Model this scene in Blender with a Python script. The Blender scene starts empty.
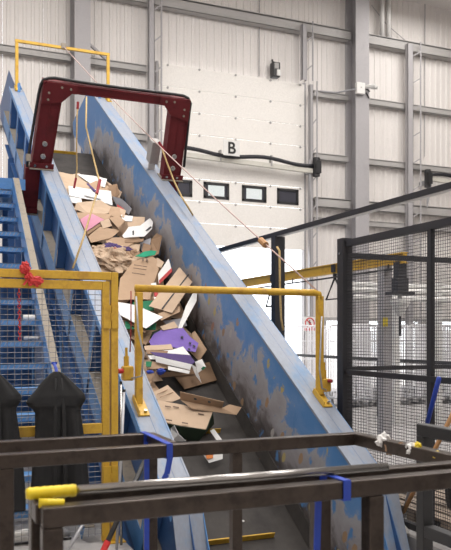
import bpy, bmesh, math, random
from mathutils import Vector, Matrix, noise
R_ = random.Random(7)
scn = bpy.context.scene
# ------------------------------------------------------------------ camera
F, CX, HZ, EYE = 738.0, 225.5, 335.0, 1.6
PHI, TH = math.radians(22.818), math.radians(31.778)
cam_d = bpy.data.cameras.new('camera'); cam = bpy.data.objects.new('camera', cam_d)
scn.collection.objects.link(cam); scn.camera = cam
cam.location = (0, 0, EYE); cam.rotation_euler = (math.pi/2, 0, -PHI)
cam_d.sensor_fit = 'HORIZONTAL'; cam_d.sensor_width = 36; cam_d.lens = 36*F/451
cam_d.shift_y = (HZ-275)/451; cam_d.clip_end = 300
cam_d.dof.use_dof = True; cam_d.dof.focus_distance = 7.0; cam_d.dof.aperture_fstop = 9
# ------------------------------------------------------------------ world, lights, exposure
scn.view_settings.view_transform = 'Standard'; scn.view_settings.look = 'None'
scn.view_settings.gamma = 1; scn.view_settings.use_curve_mapping = False
scn.view_settings.exposure = 0.0
w = bpy.data.worlds.new('overcast_sky'); scn.world = w; w.use_nodes = True
bg = w.node_tree.nodes['Background']; bg.inputs[0].default_value = (0.93, 0.96, 1.0, 1); bg.inputs[1].default_value = 3.0
def area(name, loc, sx, sy, power, col, rot=(0, 0, 0)):
    l = bpy.data.lights.new(name, 'AREA'); l.shape = 'RECTANGLE'; l.size = sx; l.size_y = sy
    l.energy = power; l.color = col
    o = bpy.data.objects.new(name, l); o.location = loc; o.rotation_euler = rot; scn.collection.objects.link(o); return o
for x in (-1.5, 4.5, 11.0):
    for y in (2.0, 11.0):
        area('unseen_overhead_lamp', (x, y, 11.6), 2.2, 6.0, 560, (1.0, 0.965, 0.925))
area('unseen_overhead_lamp', (14.0, 15.5, 11.6), 2.2, 4.0, 240, (1.0, 0.965, 0.925))  # extra lamp added only to brighten the roll cages
sun_d = bpy.data.lights.new('sun', 'SUN'); sun_d.energy = 5.0; sun_d.angle = 0.02; sun_d.color = (1, .96, .9)
sun = bpy.data.objects.new('sun', sun_d); scn.collection.objects.link(sun)
sun.rotation_euler = (math.radians(-38), math.radians(12), 0)      # from outside, beyond the raised door
# ------------------------------------------------------------------ geometry of the view: a pixel of the photograph becomes a point on a known plane
Fw = Vector((math.sin(PHI), math.cos(PHI), 0)); Rt = Vector((math.cos(PHI), -math.sin(PHI), 0)); Up = Vector((0, 0, 1))
CAM = Vector((0, 0, EYE))
def ray(x, y): return Fw + Rt*((x-CX)/F) + Up*((HZ-y)/F)
CS, SN = math.cos(TH), math.sin(TH)
NRM = Vector((0, -SN, CS)); ALG = Vector((0, CS, SN)); DPL = -3.579
ORG = Vector((0, (-CS*(0-EYE)+DPL)/(-SN), 0))
BELT = -1.064
XL0, XL1, XR0, XR1 = 1.63, 1.855, 3.257, 3.49      # outer / inner edges of both flanges
MC = Matrix.Translation(ORG) @ Matrix.Rotation(TH, 4, 'X')   # conveyor frame: x across, y up the incline, z normal
def cw(x, s, n): return MC @ Vector((x, s, n))
def at_n(x, y, n):                     # on the plane parallel to the belt
    r = ray(x, y); return CAM + r*((DPL+n)/r.dot(NRM))
def on_belt(x, y, h): return at_n(x, y, BELT+h)
def at_w(x, y, d): return CAM + ray(x, y)*d
def at_X(x, y, X): r = ray(x, y); return CAM + r*(X/r.x)
def at_Y(x, y, Y): r = ray(x, y); return CAM + r*(Y/r.y)
def at_Z(x, y, Z): r = ray(x, y); return CAM + r*((Z-EYE)/r.z)
# ------------------------------------------------------------------ materials
MATS = {}
def nodes(name):
    m = bpy.data.materials.new(name); m.use_nodes = True
    nt = m.node_tree; b = nt.nodes['Principled BSDF']; MATS[name] = m
    return m, nt, b
def N(nt, t, **kw):
    n = nt.nodes.new(t)
    for k, v in kw.items(): setattr(n, k, v)
    return n
def coord(nt, scale=(1, 1, 1), kind='Object', src=None):
    tc = N(nt, 'ShaderNodeTexCoord'); mp = N(nt, 'ShaderNodeMapping'); mp.inputs['Scale'].default_value = scale
    nt.links.new(tc.outputs[kind], mp.inputs[0]); return mp.outputs[0]
def nz(nt, vec, scale, detail=4, rough=.55, dist=0):
    n = N(nt, 'ShaderNodeTexNoise'); n.inputs['Scale'].default_value = scale; n.inputs['Detail'].default_value = detail
    n.inputs['Roughness'].default_value = rough; n.inputs['Distortion'].default_value = dist
    nt.links.new(vec, n.inputs['Vector']); return n.outputs['Fac']
def ramp(nt, fac, stops, interp='LINEAR'):
    r = N(nt, 'ShaderNodeValToRGB'); r.color_ramp.interpolation = interp
    while len(r.color_ramp.elements) < len(stops): r.color_ramp.elements.new(.5)
    for e, (p, c) in zip(r.color_ramp.elements, stops):
        e.position = p; e.color = c if len(c) == 4 else (*c, 1)
    nt.links.new(fac, r.inputs[0]); return r.outputs[0]
def mixc(nt, fac, a, b):
    m = N(nt, 'ShaderNodeMix', data_type='RGBA')
    for sock, v in ((m.inputs[0], fac), (m.inputs[6], a), (m.inputs[7], b)):
        if hasattr(v, 'node'): nt.links.new(v, sock)
        else: sock.default_value = v if not isinstance(v, tuple) else (*v[:3], 1)
    return m.outputs[2]
def math_(nt, op, a, b=0.0):
    m = N(nt, 'ShaderNodeMath', operation=op)
    for s, v in ((m.inputs[0], a), (m.inputs[1], b)):
        if hasattr(v, 'node'): nt.links.new(v, s)
        else: s.default_value = v
    return m.outputs[0]
def bump(nt, b, h, strength=.2, dist=.01):
    n = N(nt, 'ShaderNodeBump'); n.inputs['Strength'].default_value = strength; n.inputs['Distance'].default_value = dist
    nt.links.new(h, n.inputs['Height']); nt.links.new(n.outputs[0], b.inputs['Normal'])
def paint(name, col, worn=None, amt=.35, scale=6, rough=.5, metal=0, bmp=.08, detail_scale=40, stretch=(1, 1, 1)):
    m, nt, b = nodes(name); v = coord(nt, stretch)
    worn = worn or tuple(c*.72 for c in col)
    f = nz(nt, v, scale, 6, .65)
    lo = .5 + (.35-amt)*.6
    fac = ramp(nt, f, [(lo, (0, 0, 0)), (min(lo+.16, 1), (1, 1, 1))])
    c = mixc(nt, fac, col, worn)
    f2 = nz(nt, v, detail_scale, 3)
    c2 = mixc(nt, .3, c, ramp(nt, f2, [(.3, tuple(x*.75 for x in col)), (.7, tuple(min(1, x*1.18) for x in col))]))
    nt.links.new(c2, b.inputs['Base Color']); b.inputs['Roughness'].default_value = rough; b.inputs['Metallic'].default_value = metal
    bump(nt, b, f2, bmp, .004); return m
def board(name, col, var=.12):
    m, nt, b = nodes(name); v = coord(nt)
    f = nz(nt, v, 7, 5); g = nz(nt, coord(nt, (60, 6, 60)), 3, 2)
    c = mixc(nt, f, tuple(x*(1-var) for x in col), tuple(min(1, x*(1+var)) for x in col))
    c = mixc(nt, .12, c, ramp(nt, g, [(.35, tuple(x*.7 for x in col)), (.65, col)]))
    nt.links.new(c, b.inputs['Base Color']); b.inputs['Roughness'].default_value = .8
    b.inputs['Specular IOR Level'].default_value = .2
    bump(nt, b, f, .25, .01); return m
paint('blue_paint', (.075, .215, .47), (.16, .30, .52), .3, 5, .42)
paint('shaded_rib_paint', (.045, .13, .33), (.07, .17, .36), .25, 4, .5)  # darker blue that puts the shade of the rib faces into the colour
paint('shaded_blue_paint', (.028, .09, .25), (.05, .13, .29), .25, 4, .45)  # conveyor blue darkened to carry the shade of recesses and undersides
paint('worn_flange_paint', (.15, .25, .41), (.29, .29, .31), .62, 3.2, .55, 0, .06, 30, (1.6, .5, 1))
paint('dusty_steel', (.27, .235, .19), (.15, .135, .13), .3, 9, .75)
paint('red_paint', (.12, .016, .02), (.06, .012, .014), .3, 5, .55)
paint('yellow_paint', (.60, .36, .035), (.42, .22, .03), .32, 9, .45)
paint('bare_steel', (.070, .054, .045), (.030, .024, .020), .4, 14, .33, .65, .1, 60)
paint('dark_steel', (.018, .018, .023), (.03, .028, .03), .2, 8, .5)
paint('black_tube', (.02, .02, .022), None, .2, 8, .45)
paint('chrome', (.36, .345, .33), (.28, .27, .26), .2, 20, .25, .9)
paint('galvanised', (.42, .42, .44), (.30, .30, .32), .35, 14, .42, .35)
paint('mesh_wire', (.19, .19, .20), None, .3, 14, .5, .3)
paint('jib_paint', (.58, .56, .50), (.45, .43, .38), .3, 6, .5)
paint('cage_steel', (.86, .85, .88), (.74, .73, .76), .3, 14, .45, 0)
paint('column_grey', (.38, .365, .375), (.33, .32, .33), .25, 3, .55)
paint('purlin_grey', (.40, .385, .375), (.33, .32, .31), .25, 3, .5)
paint('cladding', (.74, .705, .68), (.69, .66, .64), .3, .6, .5, 0, .02)
paint('door_white', (.80, .77, .73), (.76, .73, .69), .2, .8, .45, 0, .02)
paint('concrete', (.38, .365, .36), (.29, .28, .275), .35, 1.3, .75, 0, .15, 12)
paint('outdoor_concrete', (.62, .61, .6), None, .2, 1, .8)
paint('black_cloth', (.012, .012, .013), (.018, .018, .019), .3, 8, .9, 0, .3, 160)
paint('white_plastic', (.72, .71, .69), None, .15, 6, .4)
paint('grey_plastic', (.36, .35, .34), None, .15, 6, .5)
paint('yellow_plastic', (.80, .60, .02), (.70, .5, .02), .2, 12, .4)
paint('blue_plastic', (.02, .06, .42), (.03, .09, .5), .3, 20, .45)
paint('red_plastic', (.55, .03, .03), None, .2, 20, .45)
paint('rope', (.50, .36, .16), (.3, .19, .09), .4, 70, .9, 0, .4, 220)
paint('thin_cord', (.5, .36, .33), None, .2, 40, .8)
paint('red_rope', (.26, .02, .03), None, .2, 60, .8)
paint('glass_dark', (.06, .06, .075), None, .1, 3, .15)
paint('paper', (.75, .82, .83), (.62, .72, .75), .3, 30, .7)
paint('black_print', (.012, .012, .012), None, .1, 5, .6)
paint('print_brown', (.16, .11, .08), None, .1, 5, .8)
paint('wood', (.42, .22, .09), (.3, .15, .06), .3, 9, .6, 0, .1, 40, (8, 8, 1))
paint('pallet_wood', (.30, .24, .19), (.2, .16, .13), .35, 6, .8, 0, .2, 30)
board('kraft', (.43, .295, .195)); board('pale_kraft', (.52, .385, .275)); board('dark_kraft', (.28, .18, .112))
board('white_board', (.76, .75, .735), .05); board('pink_board', (.60, .27, .36)); board('purple_board', (.20, .13, .42))
board('dark_purple_board', (.09, .06, .17)); board('green_board', (.025, .16, .08)); board('dark_green_board', (.035, .055, .035))
board('grey_board', (.36, .36, .39)); board('red_board', (.42, .06, .06)); board('orange_board', (.6, .2, .06)); board('green_wrap', (.03, .3, .17))
def belt_mat():
    m, nt, b = nodes('belt_rubber'); v = coord(nt)
    f = nz(nt, v, 4, 6, .6); g = nz(nt, coord(nt, (30, 3, 1)), 2, 4)
    c = ramp(nt, f, [(.3, (.030, .027, .026)), (.62, (.060, .054, .050)), (.75, (.10, .09, .082))])
    c = mixc(nt, math_(nt, 'MULTIPLY', g, .35), c, (.09, .083, .078))
    nt.links.new(c, b.inputs['Base Color']); b.inputs['Roughness'].default_value = .72; b.inputs['Specular IOR Level'].default_value = .2; bump(nt, b, f, .2, .01)
MATS['red_paint'].node_tree.nodes['Principled BSDF'].inputs['Specular IOR Level'].default_value = .2
belt_mat()
def scuffed_wall():
    """inner face of the trough: blue paint rubbed down to grey metal and grime along the belt, with torn paper stuck to it"""
    m, nt, b = nodes('scuffed_blue'); tc = N(nt, 'ShaderNodeTexCoord'); sp = N(nt, 'ShaderNodeSeparateXYZ')
    nt.links.new(tc.outputs['Object'], sp.inputs[0]); s, z = sp.outputs[1], sp.outputs[2]
    t = math_(nt, 'DIVIDE', math_(nt, 'ADD', z, 1.064), 1.064)
    streak = nz(nt, coord(nt, (1, 1.5, 1.9)), 1.5, 8, .68, .5); big = nz(nt, coord(nt, (1, .55, .4)), 1.0, 3)
    e = math_(nt, 'ADD', t, math_(nt, 'MULTIPLY', math_(nt, 'SUBTRACT', streak, .5), 1.25))
    e = math_(nt, 'ADD', e, math_(nt, 'MULTIPLY', math_(nt, 'SUBTRACT', big, .5), .55))
    e = math_(nt, 'SUBTRACT', e, .10)
    hi = ramp(nt, math_(nt, 'DIVIDE', s, 14), [(.80, (0, 0, 0)), (.90, (1, 1, 1))]); e = math_(nt, 'ADD', e, hi)
    c = ramp(nt, e, [(.04, (.07, .060, .058)), (.18, (.14, .125, .126)), (.30, (.27, .255, .265)), (.60, (.35, .345, .365)), (.665, (.12, .25, .49)), (.9, (.075, .215, .47))])
    # small blue islands left in the rubbed zone
    isl = nz(nt, coord(nt, (1, 2.2, 1.6)), 3.3, 4, .6)
    c = mixc(nt, ramp(nt, isl, [(.60, (0, 0, 0)), (.66, (1, 1, 1))]), c, (.085, .22, .46))
    # scraps and splashes
    vo = N(nt, 'ShaderNodeTexVoronoi', voronoi_dimensions='2D'); vo.inputs['Scale'].default_value = 4.2
    cb = N(nt, 'ShaderNodeCombineXYZ'); nt.links.new(math_(nt, 'MULTIPLY', s, 1.25), cb.inputs[0]); nt.links.new(math_(nt, 'MULTIPLY', z, .8), cb.inputs[1]); nt.links.new(cb.outputs[0], vo.inputs['Vector'])
    wob = math_(nt, 'ADD', vo.outputs['Distance'], math_(nt, 'MULTIPLY', nz(nt, coord(nt), 14, 3), .22))
    sel = N(nt, 'ShaderNodeSeparateXYZ'); nt.links.new(vo.outputs['Color'], sel.inputs[0])
    low = math_(nt, 'LESS_THAN', s, 5.2)
    msk = math_(nt, 'MULTIPLY', math_(nt, 'MULTIPLY', math_(nt, 'LESS_THAN', wob, .29), math_(nt, 'LESS_THAN', sel.outputs[0], .6)), math_(nt, 'MULTIPLY', low, math_(nt, 'LESS_THAN', e, .72)))
    tint = ramp(nt, sel.outputs[1], [(.0, (.34, .22, .13)), (.35, (.44, .36, .15)), (.6, (.40, .38, .36)), (.8, (.08, .2, .42)), (.9, (.33, .17, .12))], 'CONSTANT')
    c = mixc(nt, msk, c, tint)
    nt.links.new(c, b.inputs['Base Color']); b.inputs['Roughness'].default_value = .5; bump(nt, b, streak, .15, .01)
scuffed_wall()
# ------------------------------------------------------------------ mesh builder
class MB:
    def __init__(s): s.v = []; s.f = []
    def add(s, vs, fs):
        o = len(s.v); s.v += [Vector(v) for v in vs]; s.f += [tuple(i+o for i in f) for f in fs]; return s
    def hexa(s, p):   # 8 corners: bottom 4 then top 4
        return s.add(p, [(3, 2, 1, 0), (4, 5, 6, 7), (0, 1, 5, 4), (1, 2, 6, 5), (2, 3, 7, 6), (3, 0, 4, 7)])
    def box(s, x0, x1, y0, y1, z0, z1):
        return s.hexa([(x0, y0, z0), (x1, y0, z0), (x1, y1, z0), (x0, y1, z0), (x0, y0, z1), (x1, y0, z1), (x1, y1, z1), (x0, y1, z1)])
    def prism(s, pts, ext):      # polygon extruded by vector
        n = len(pts); p = [Vector(a) for a in pts]; e = Vector(ext)
        return s.add(p+[a+e for a in p], [tuple(range(n))[::-1], tuple(range(n, 2*n))]+[(i, (i+1) % n, n+(i+1) % n, n+i) for i in range(n)])
    def bar(s, a, b, w, h=None, up=(0, 0, 1)):   # rectangular bar between two points
        a, b = Vector(a), Vector(b); h = h or w; d = (b-a).normalized(); u = Vector(up)
        if abs(d.dot(u)) > .98: u = Vector((0, 1, 0))
        r = d.cross(u).normalized(); u = r.cross(d)
        q = [(-1, -1), (1, -1), (1, 1), (-1, 1)]
        return s.hexa([a+r*(i*w/2)+u*(j*h/2) for i, j in q]+[b+r*(i*w/2)+u*(j*h/2) for i, j in q])
    def tube(s, pts, r, n=8, cap=True):
        pts = [Vector(p) for p in pts]; rings = []; prev = None
        for i, p in enumerate(pts):
            d = ((pts[min(i+1, len(pts)-1)]-pts[max(i-1, 0)])).normalized()
            u = prev if prev and abs(prev.dot(d)) < .95 else (Vector((0, 0, 1)) if abs(d.z) < .9 else Vector((1, 0, 0)))
            x = d.cross(u).normalized(); u = x.cross(d); prev = u
            rr = r[i] if isinstance(r, (list, tuple)) else r
            rings.append([p+(x*math.cos(2*math.pi*k/n)+u*math.sin(2*math.pi*k/n))*rr for k in range(n)])
        vs = [v for g in rings for v in g]; fs = []
        for i in range(len(pts)-1):
            fs += [(i*n+k, i*n+(k+1) % n, (i+1)*n+(k+1) % n, (i+1)*n+k) for k in range(n)]
        if cap: fs += [tuple(range(n))[::-1], tuple(range((len(pts)-1)*n, len(pts)*n))]
        return s.add(vs, fs)
    def wire(s, a, b, r):        # cheap three-sided wire
        a, b = Vector(a), Vector(b); d = (b-a).normalized(); u = Vector((0, 0, 1)) if abs(d.z) < .9 else Vector((1, 0, 0))
        x = d.cross(u).normalized(); u = x.cross(d); q = [x*r, (-x*.5+u*.866)*r, (-x*.5-u*.866)*r]
        return s.add([a+k for k in q]+[b+k for k in q], [(0, 1, 4, 3), (1, 2, 5, 4), (2, 0, 3, 5)])
    def build(s, name, mat, parent=None, local=False, smooth=False, bevel=0):
        me = bpy.data.meshes.new(name); vs = s.v
        if parent and not local:
            inv = WM[parent.name].inverted(); vs = [inv @ v for v in vs]
        elif not parent and not local:
            c = sum(vs, Vector())/len(vs); c.z = min(v.z for v in vs); vs = [v-c for v in vs]
        me.from_pydata([tuple(v) for v in vs], [], s.f); me.validate()
        bm = bmesh.new(); bm.from_mesh(me); bmesh.ops.recalc_face_normals(bm, faces=bm.faces); bm.to_mesh(me); bm.free()
        o = bpy.data.objects.new(name, me); scn.collection.objects.link(o)
        me.materials.append(MATS[mat])
        if parent:
            o.parent = parent; WM[o.name] = WM[parent.name].copy()
        elif not local: o.location = c; WM[o.name] = Matrix.Translation(c)
        else: WM[o.name] = Matrix.Identity(4)
        if smooth:
            for p in me.polygons: p.use_smooth = True
        if bevel:
            b = o.modifiers.new('bevel', 'BEVEL'); b.width = bevel; b.segments = 2; b.limit_method = 'ANGLE'
        return o
WM = {}
def tag(o, label, cat, group=None):
    o['label'] = label; o['category'] = cat
    if group: o['group'] = group
    return o
def thing(name, label, cat, loc=(0, 0, 0), group=None, mat=None):
    o = bpy.data.objects.new(name, None); scn.collection.objects.link(o); o.empty_display_size = .1
    M = mat if mat else Matrix.Translation(Vector(loc)); o.matrix_world = M; WM[o.name] = M.copy()
    return tag(o, label, cat, group)
def struct(o): o['kind'] = 'structure'; return o
def stuff(o): o['kind'] = 'stuff'; return o
def copy_tree(o, parent=None):
    c = o.copy(); scn.collection.objects.link(c)
    if parent: c.parent = parent
    for ch in list(o.children): copy_tree(ch, c)
    return c
def share(mesh_obj, name, parent, loc, rot=None):     # alike piece sharing mesh data
    o = bpy.data.objects.new(name, mesh_obj.data); scn.collection.objects.link(o)
    o.parent = parent; o.location = loc
    if rot: o.rotation_euler = rot
    return o
def disc(mb, c, axis, r, t, n=10):
    c = Vector(c); a = Vector(axis).normalized(); mb.tube([c, c+a*t], r, n); return mb
# ================================================================== SETTING
YB = 19.0                                   # inner face of the cladding
D1X0, D1X1, D1TOP, D1BOT = 6.0, 10.42, 8.88, 4.06       # door B
D2X0, D2X1, D2TOP = 11.15, 19.5, 2.02                   # low wall openings added for brightness behind the cages
fl = MB()
PX0, PX1, PY0, PY1 = 1.5, 3.62, 3.3, 7.2
for b_ in ((-14, PX0, -6, YB+.3), (PX1, 26, -6, YB+.3), (PX0, PX1, -6, PY0), (PX0, PX1, PY1, YB+.3)): fl.box(b_[0], b_[1], b_[2], b_[3], -.25, 0)
struct(fl.build('floor', 'concrete', local=True))
pit = MB(); pit.box(PX0-.1, PX1+.1, PY0-.1, PY1+.1, -2.2, -2.05)
pit.box(PX0-.1, PX0, PY0, PY1, -2.05, -.25); pit.box(PX1, PX1+.1, PY0, PY1, -2.05, -.25)
pit.box(PX0-.1, PX1+.1, PY0-.1, PY0, -2.05, -.25); pit.box(PX0-.1, PX1+.1, PY1, PY1+.1, -2.05, -.25)
struct(pit.build('floor_pit', 'concrete', local=True))
yard = MB(); yard.box(-30, 60, YB+.3, 60, -.3, -.06); struct(yard.build('ground', 'outdoor_concrete', local=True))
ce = MB(); ce.box(-14, 26, -6, YB+.4, 12.0, 12.15); struct(ce.build('ceiling', 'cladding', local=True))
for nm, b_ in (('wall_left', (-8.2, -8, -6, YB+.3)), ('wall_right', (24, 24.2, -6, YB+.3)), ('wall_front', (-8.2, 24.2, -6.2, -6))):
    m = MB(); m.box(*b_, 0, 12); struct(m.build(nm, 'cladding', local=True))
wb = bpy.data.objects.new('wall_back', None); scn.collection.objects.link(wb); wb.location = (0, YB, 0); WM['wall_back'] = Matrix.Translation((0, YB, 0)); struct(wb)
_sheet = {}
def sheet_mesh(z0, z1):
    if (z0, z1) in _sheet: return _sheet[(z0, z1)]
    prof = []; P = 1.0/5
    for k in range(5):
        a = k*P
        prof += [(a, 0), (a+.085, 0), (a+.105, -.02), (a+.165, -.02), (a+.185, 0)]
    prof += [(1.0, 0)]
    me = bpy.data.meshes.new('cladding_sheet'); n = len(prof)
    vs = [(x, y, z0) for x, y in prof]+[(x, y, z1) for x, y in prof]+[(0, .03, z0), (1, .03, z0), (0, .03, z1), (1, .03, z1)]
    fs = [(i, i+1, n+i+1, n+i) for i in range(n-1)]+[(2*n+1, 2*n, 2*n+2, 2*n+3)]
    me.from_pydata(vs, [], fs); me.materials.append(MATS['cladding']); _sheet[(z0, z1)] = me; return me
def sheets(x0, x1, z0, z1):
    n = max(1, round((x1-x0)/1.0)); wd = (x1-x0)/n
    for i in range(n):
        o = bpy.data.objects.new('cladding_sheet', sheet_mesh(z0, z1)); scn.collection.objects.link(o); o.parent = wb
        o.location = (x0+i*wd, 0, 0); o.scale = (wd*.994, 1, 1)
sheets(-8, D1X0, 0, 12); sheets(D1X0, D1X1, D1TOP, 12); sheets(D1X1, D2X0, 0, 12); sheets(D2X0, D2X1, D2TOP, 12); sheets(D2X1, 24, 0, 12)
LIGHT_SLOTS = [(11.2, 11.95), (12.55, 13.2), (13.8, 14.55), (15.1, 16.0), (16.7, 17.6)]  # invented slots that let patches of daylight show behind the cages
for k in range(len(LIGHT_SLOTS)): sheets(LIGHT_SLOTS[k][1], LIGHT_SLOTS[k+1][0] if k+1 < len(LIGHT_SLOTS) else D2X1, 0, D2TOP-.001)
# --- rails of the wall frame
def rail(name, x0, x1, z, h, d, label, mat='purlin_grey', lip=True):
    m = MB(); y1 = YB-.035; m.box(x0, x1, y1-d, y1, z-h*.12, z); m.box(x0, x1, y1-d, y1-d+.012, z-h, z); m.box(x0, x1, y1-d, y1, z-h, z-h+.012)
    if lip: m.box(x0, x1, y1-d, y1-d+.05, z-.004, z+.02)
    o = m.build(name, mat, local=True); tag(o, label, 'wall rail'); return o
C1, C2 = (3.66, 4.06), (11.86, 12.32)       # the two steel columns (front flange)
rail('wall_beam', -8, C1[0]+.1, 10.62, .28, .24, 'uppermost grey wall beam behind the raised end of the conveyor')
rail('wall_beam', C1[1], C2[0]+.05, 10.62, .28, .24, 'uppermost grey wall beam above the white sectional door')
rail('wall_beam', C2[1], 24, 10.62, .28, .24, 'uppermost grey wall beam behind the silver pipes')
rail('wall_rail', -8, C1[0], 8.72, .17, .16, 'grey wall rail behind the topmost yellow hoop')
rail('wall_rail', C1[1], D1X0-.35, 8.72, .17, .16, 'grey wall rail ending at the upper corner of the white door')
rail('wall_rail', D1X1+.3, C2[0], 8.72, .17, .16, 'grey wall rail leading to the white junction box')
rail('wall_rail', C2[1], 24, 8.72, .17, .16, 'grey wall rail under the small white camera')
rail('wall_rail', -8, C1[0], 6.9, .17, .16, 'grey wall rail behind the raised blue conveyor end')
rail('wall_rail', C1[1], D1X0-.35, 6.9, .17, .16, 'grey wall rail seen through the dark red frame')
rail('wall_rail', D1X1+.3, C2[0], 6.9, .17, .16, 'thin grey wall rail level with the jib arm bracket')
rail('wall_rail', C2[1], 24, 6.9, .17, .16, 'grey wall rail meeting the second jib arm')
rail('wall_beam', D1X1+.3, C2[0]+.05, 5.6, .26, .22, 'deep grey wall beam between the white door and grey column')
rail('wall_beam', C2[1], 24, 5.6, .26, .22, 'deep grey wall beam above the mesh fence')
rail('wall_rail', D1X1+.3, C2[0], 5.02, .15, .16, 'lowest thin grey wall rail beside the raised door')
rail('wall_rail', C2[1], 24, 5.02, .15, .16, 'lowest thin grey wall rail seen over the mesh fence')
def column(x0, x1, label):
    m = MB(); yf = YB-.62
    m.box(x0, x1, yf, yf+.025, 0, 12); m.box((x0+x1)/2-.01, (x0+x1)/2+.01, yf+.025, YB-.06, 0, 12); m.box(x0, x1, YB-.065, YB-.04, 0, 12)
    m.box(x0-.06, x1+.06, yf-.06, YB-.04, 0, .03)
    tag(m.build('steel_column', 'column_grey', local=True), label, 'column')
column(*C1, 'grey steel column behind the dark red frame and topmost hoop')
column(*C2, 'wide grey steel column carrying the white junction box')
brace = MB(); brace.bar((C1[1], YB-.3, 9.05), (4.75, YB-.15, 8.62), .06); tag(brace.build('wall_brace', 'column_grey', local=True), 'short slanted grey brace beside the column above yellow hoop', 'brace')
def post_track(x, z0, z1, label, pw=.16, both=.26):
    t = thing('door_track', label, 'door track', (x, YB-.42, z0))
    p = MB(); p.box(x-pw/2, x+pw/2, YB-.42, YB-.41, z0, z1); p.box(x-pw/2, x-pw/2+.012, YB-.42, YB-.29, z0, z1); p.box(x+pw/2-.012, x+pw/2, YB-.42, YB-.29, z0, z1); p.build('channel_post', 'column_grey', t)
    g = MB(); g.tube([(x+both, YB-.44, z0), (x+both, YB-.44, z1+.1)], .024, 8); g.build('guide_tube', 'column_grey', t)
    z = z0+.3
    while z < z1-.2:
        r = MB(); r.bar((x+pw/2, YB-.41, z), (x+both, YB-.44, z+.16), .035, .03); r.build('rung', 'column_grey', t); z += .82
post_track(5.72, 0, 10.5, 'grey ladder-like door track by the hinge edge nearest the dark red frame')
post_track(10.28, 8.9, 10.5, 'short grey ladder-like post above the corner of the white door', .15, .25)
post_track(10.5, 0, 8.8, 'grey door track beside the white door below the jib bracket', .10, .17)
post_track(13.95, 0, 10.5, 'grey ladder-like post beyond the wide grey column', .2, .36)
pp = thing('silver_pipes', 'pair of silver pipes running up beside the wide grey column', 'pipe', (13.17, YB-.2, 10.64))
for dx in (13.05, 13.29):
    m = MB(); m.tube([(dx, YB-.22, 10.645), (dx, YB-.22, 12)], .075, 10); m.build('pipe', 'white_plastic', pp, smooth=True)
for nm, (xx, z0, z1), lab in (('cable', (9.0, 8.95, 12), 'thin cable dropping to the floodlight above the door'), ('cable', (14.75, 7.2, 12), 'thin dark cable hanging down the cladding by the ladder-like post')):
    m = MB(); m.tube([(xx, YB-.06, z0), (xx+.02, YB-.06, z1)], .014, 6); tag(m.build(nm, 'column_grey', local=True), lab, 'cable')
m = MB(); m.tube([(12.75, YB-.1, 11.6), (13.3, YB-.1, 11.1), (14.2, YB-.1, 10.6)], .011, 6); tag(m.build('cable', 'column_grey', local=True), 'thin slanting cable crossing the cladding beside the silver pipes', 'cable')
m = MB(); m.tube([(5.9, YB-.1, 11.0), (6.6, YB-.1, 11.6), (7.2, YB-.1, 12)], .01, 6); tag(m.build('cable', 'column_grey', local=True), 'thin slanting cable high above the white door', 'cable')
# --- door B, raised: eight panels with hinge bolts, four windows in the third
d1 = bpy.data.objects.new('door_1', None); scn.collection.objects.link(d1); d1.location = (D1X0, YB-.05, D1BOT); WM['door_1'] = Matrix.Translation(d1.location); struct(d1)
PH = (D1TOP-D1BOT)/8; yd = YB-.14
wins = [(6.42, 6.93), (7.30, 8.02), (8.45, 9.17), (9.55, 10.2)]
for i in range(8):
    z0, z1 = D1BOT+i*PH+.006, D1BOT+(i+1)*PH-.006; m = MB()
    if i == 2:
        xs = [D1X0]+[q for a in wins for q in a]+[D1X1]
        for k in range(0, len(xs), 2): m.box(xs[k], xs[k+1], yd, yd+.05, z0, z1)
        for a, b_ in wins: m.box(a, b_, yd, yd+.05, z0, z0+.1); m.box(a, b_, yd, yd+.05, z1-.08, z1)
    else: m.box(D1X0, D1X1, yd, yd+.05, z0, z1)
    m.build('door_panel', 'door_white', d1, bevel=.008)
    for x in (6.25, 7.16, 8.24, 9.32, 10.28):
        q = MB(); disc(q, (x, yd, z1-.03), (0, -1, 0), .032, .02, 8); q.build('hinge_bolt', 'grey_plastic', d1)
for k, (a, b_) in enumerate(wins):
    z0, z1 = D1BOT+2*PH+.106, D1BOT+3*PH-.086
    fr = MB(); t_ = .05
    fr.box(a-.02, b_+.02, yd-.02, yd+.03, z0-.02, z0+t_); fr.box(a-.02, b_+.02, yd-.02, yd+.03, z1-t_, z1+.02); fr.box(a-.02, a+t_, yd-.02, yd+.03, z0, z1); fr.box(b_-t_, b_+.02, yd-.02, yd+.03, z0, z1)
    wo = fr.build('door_window', 'black_tube', d1)
    p = MB(); p.box(a+t_, b_-t_, yd+.01, yd+.018, z0+t_, z1-t_); p.build('pane', 'glass_dark', wo)
    if k in (1, 2):
        p = MB(); p.box(a+.12, b_-.12, yd-.002, yd+.006, z0+.06, z1-.06); p.build('pasted_sheet', 'paper', wo)
m = MB(); m.box(D1X0-.06, D1X0, YB-.12, YB, 0, D1TOP+.05); m.box(D1X1, D1X1+.06, YB-.12, YB, 0, D1TOP+.05); struct(m.build('trim_1', 'column_grey', local=True))
m = MB(); m.box(D2X0-.08, D2X0, YB-.12, YB+.02, 0, D2TOP); m.box(D2X0-.08, D2X1, YB-.12, YB+.02, D2TOP, D2TOP+.1); [m.box(q, q+.05, YB-.07, YB+.02, 0, D2TOP) for ab in LIGHT_SLOTS for q in (ab[0]-.05, ab[1])]; struct(m.build('trim_2', 'purlin_grey', local=True))
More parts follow.
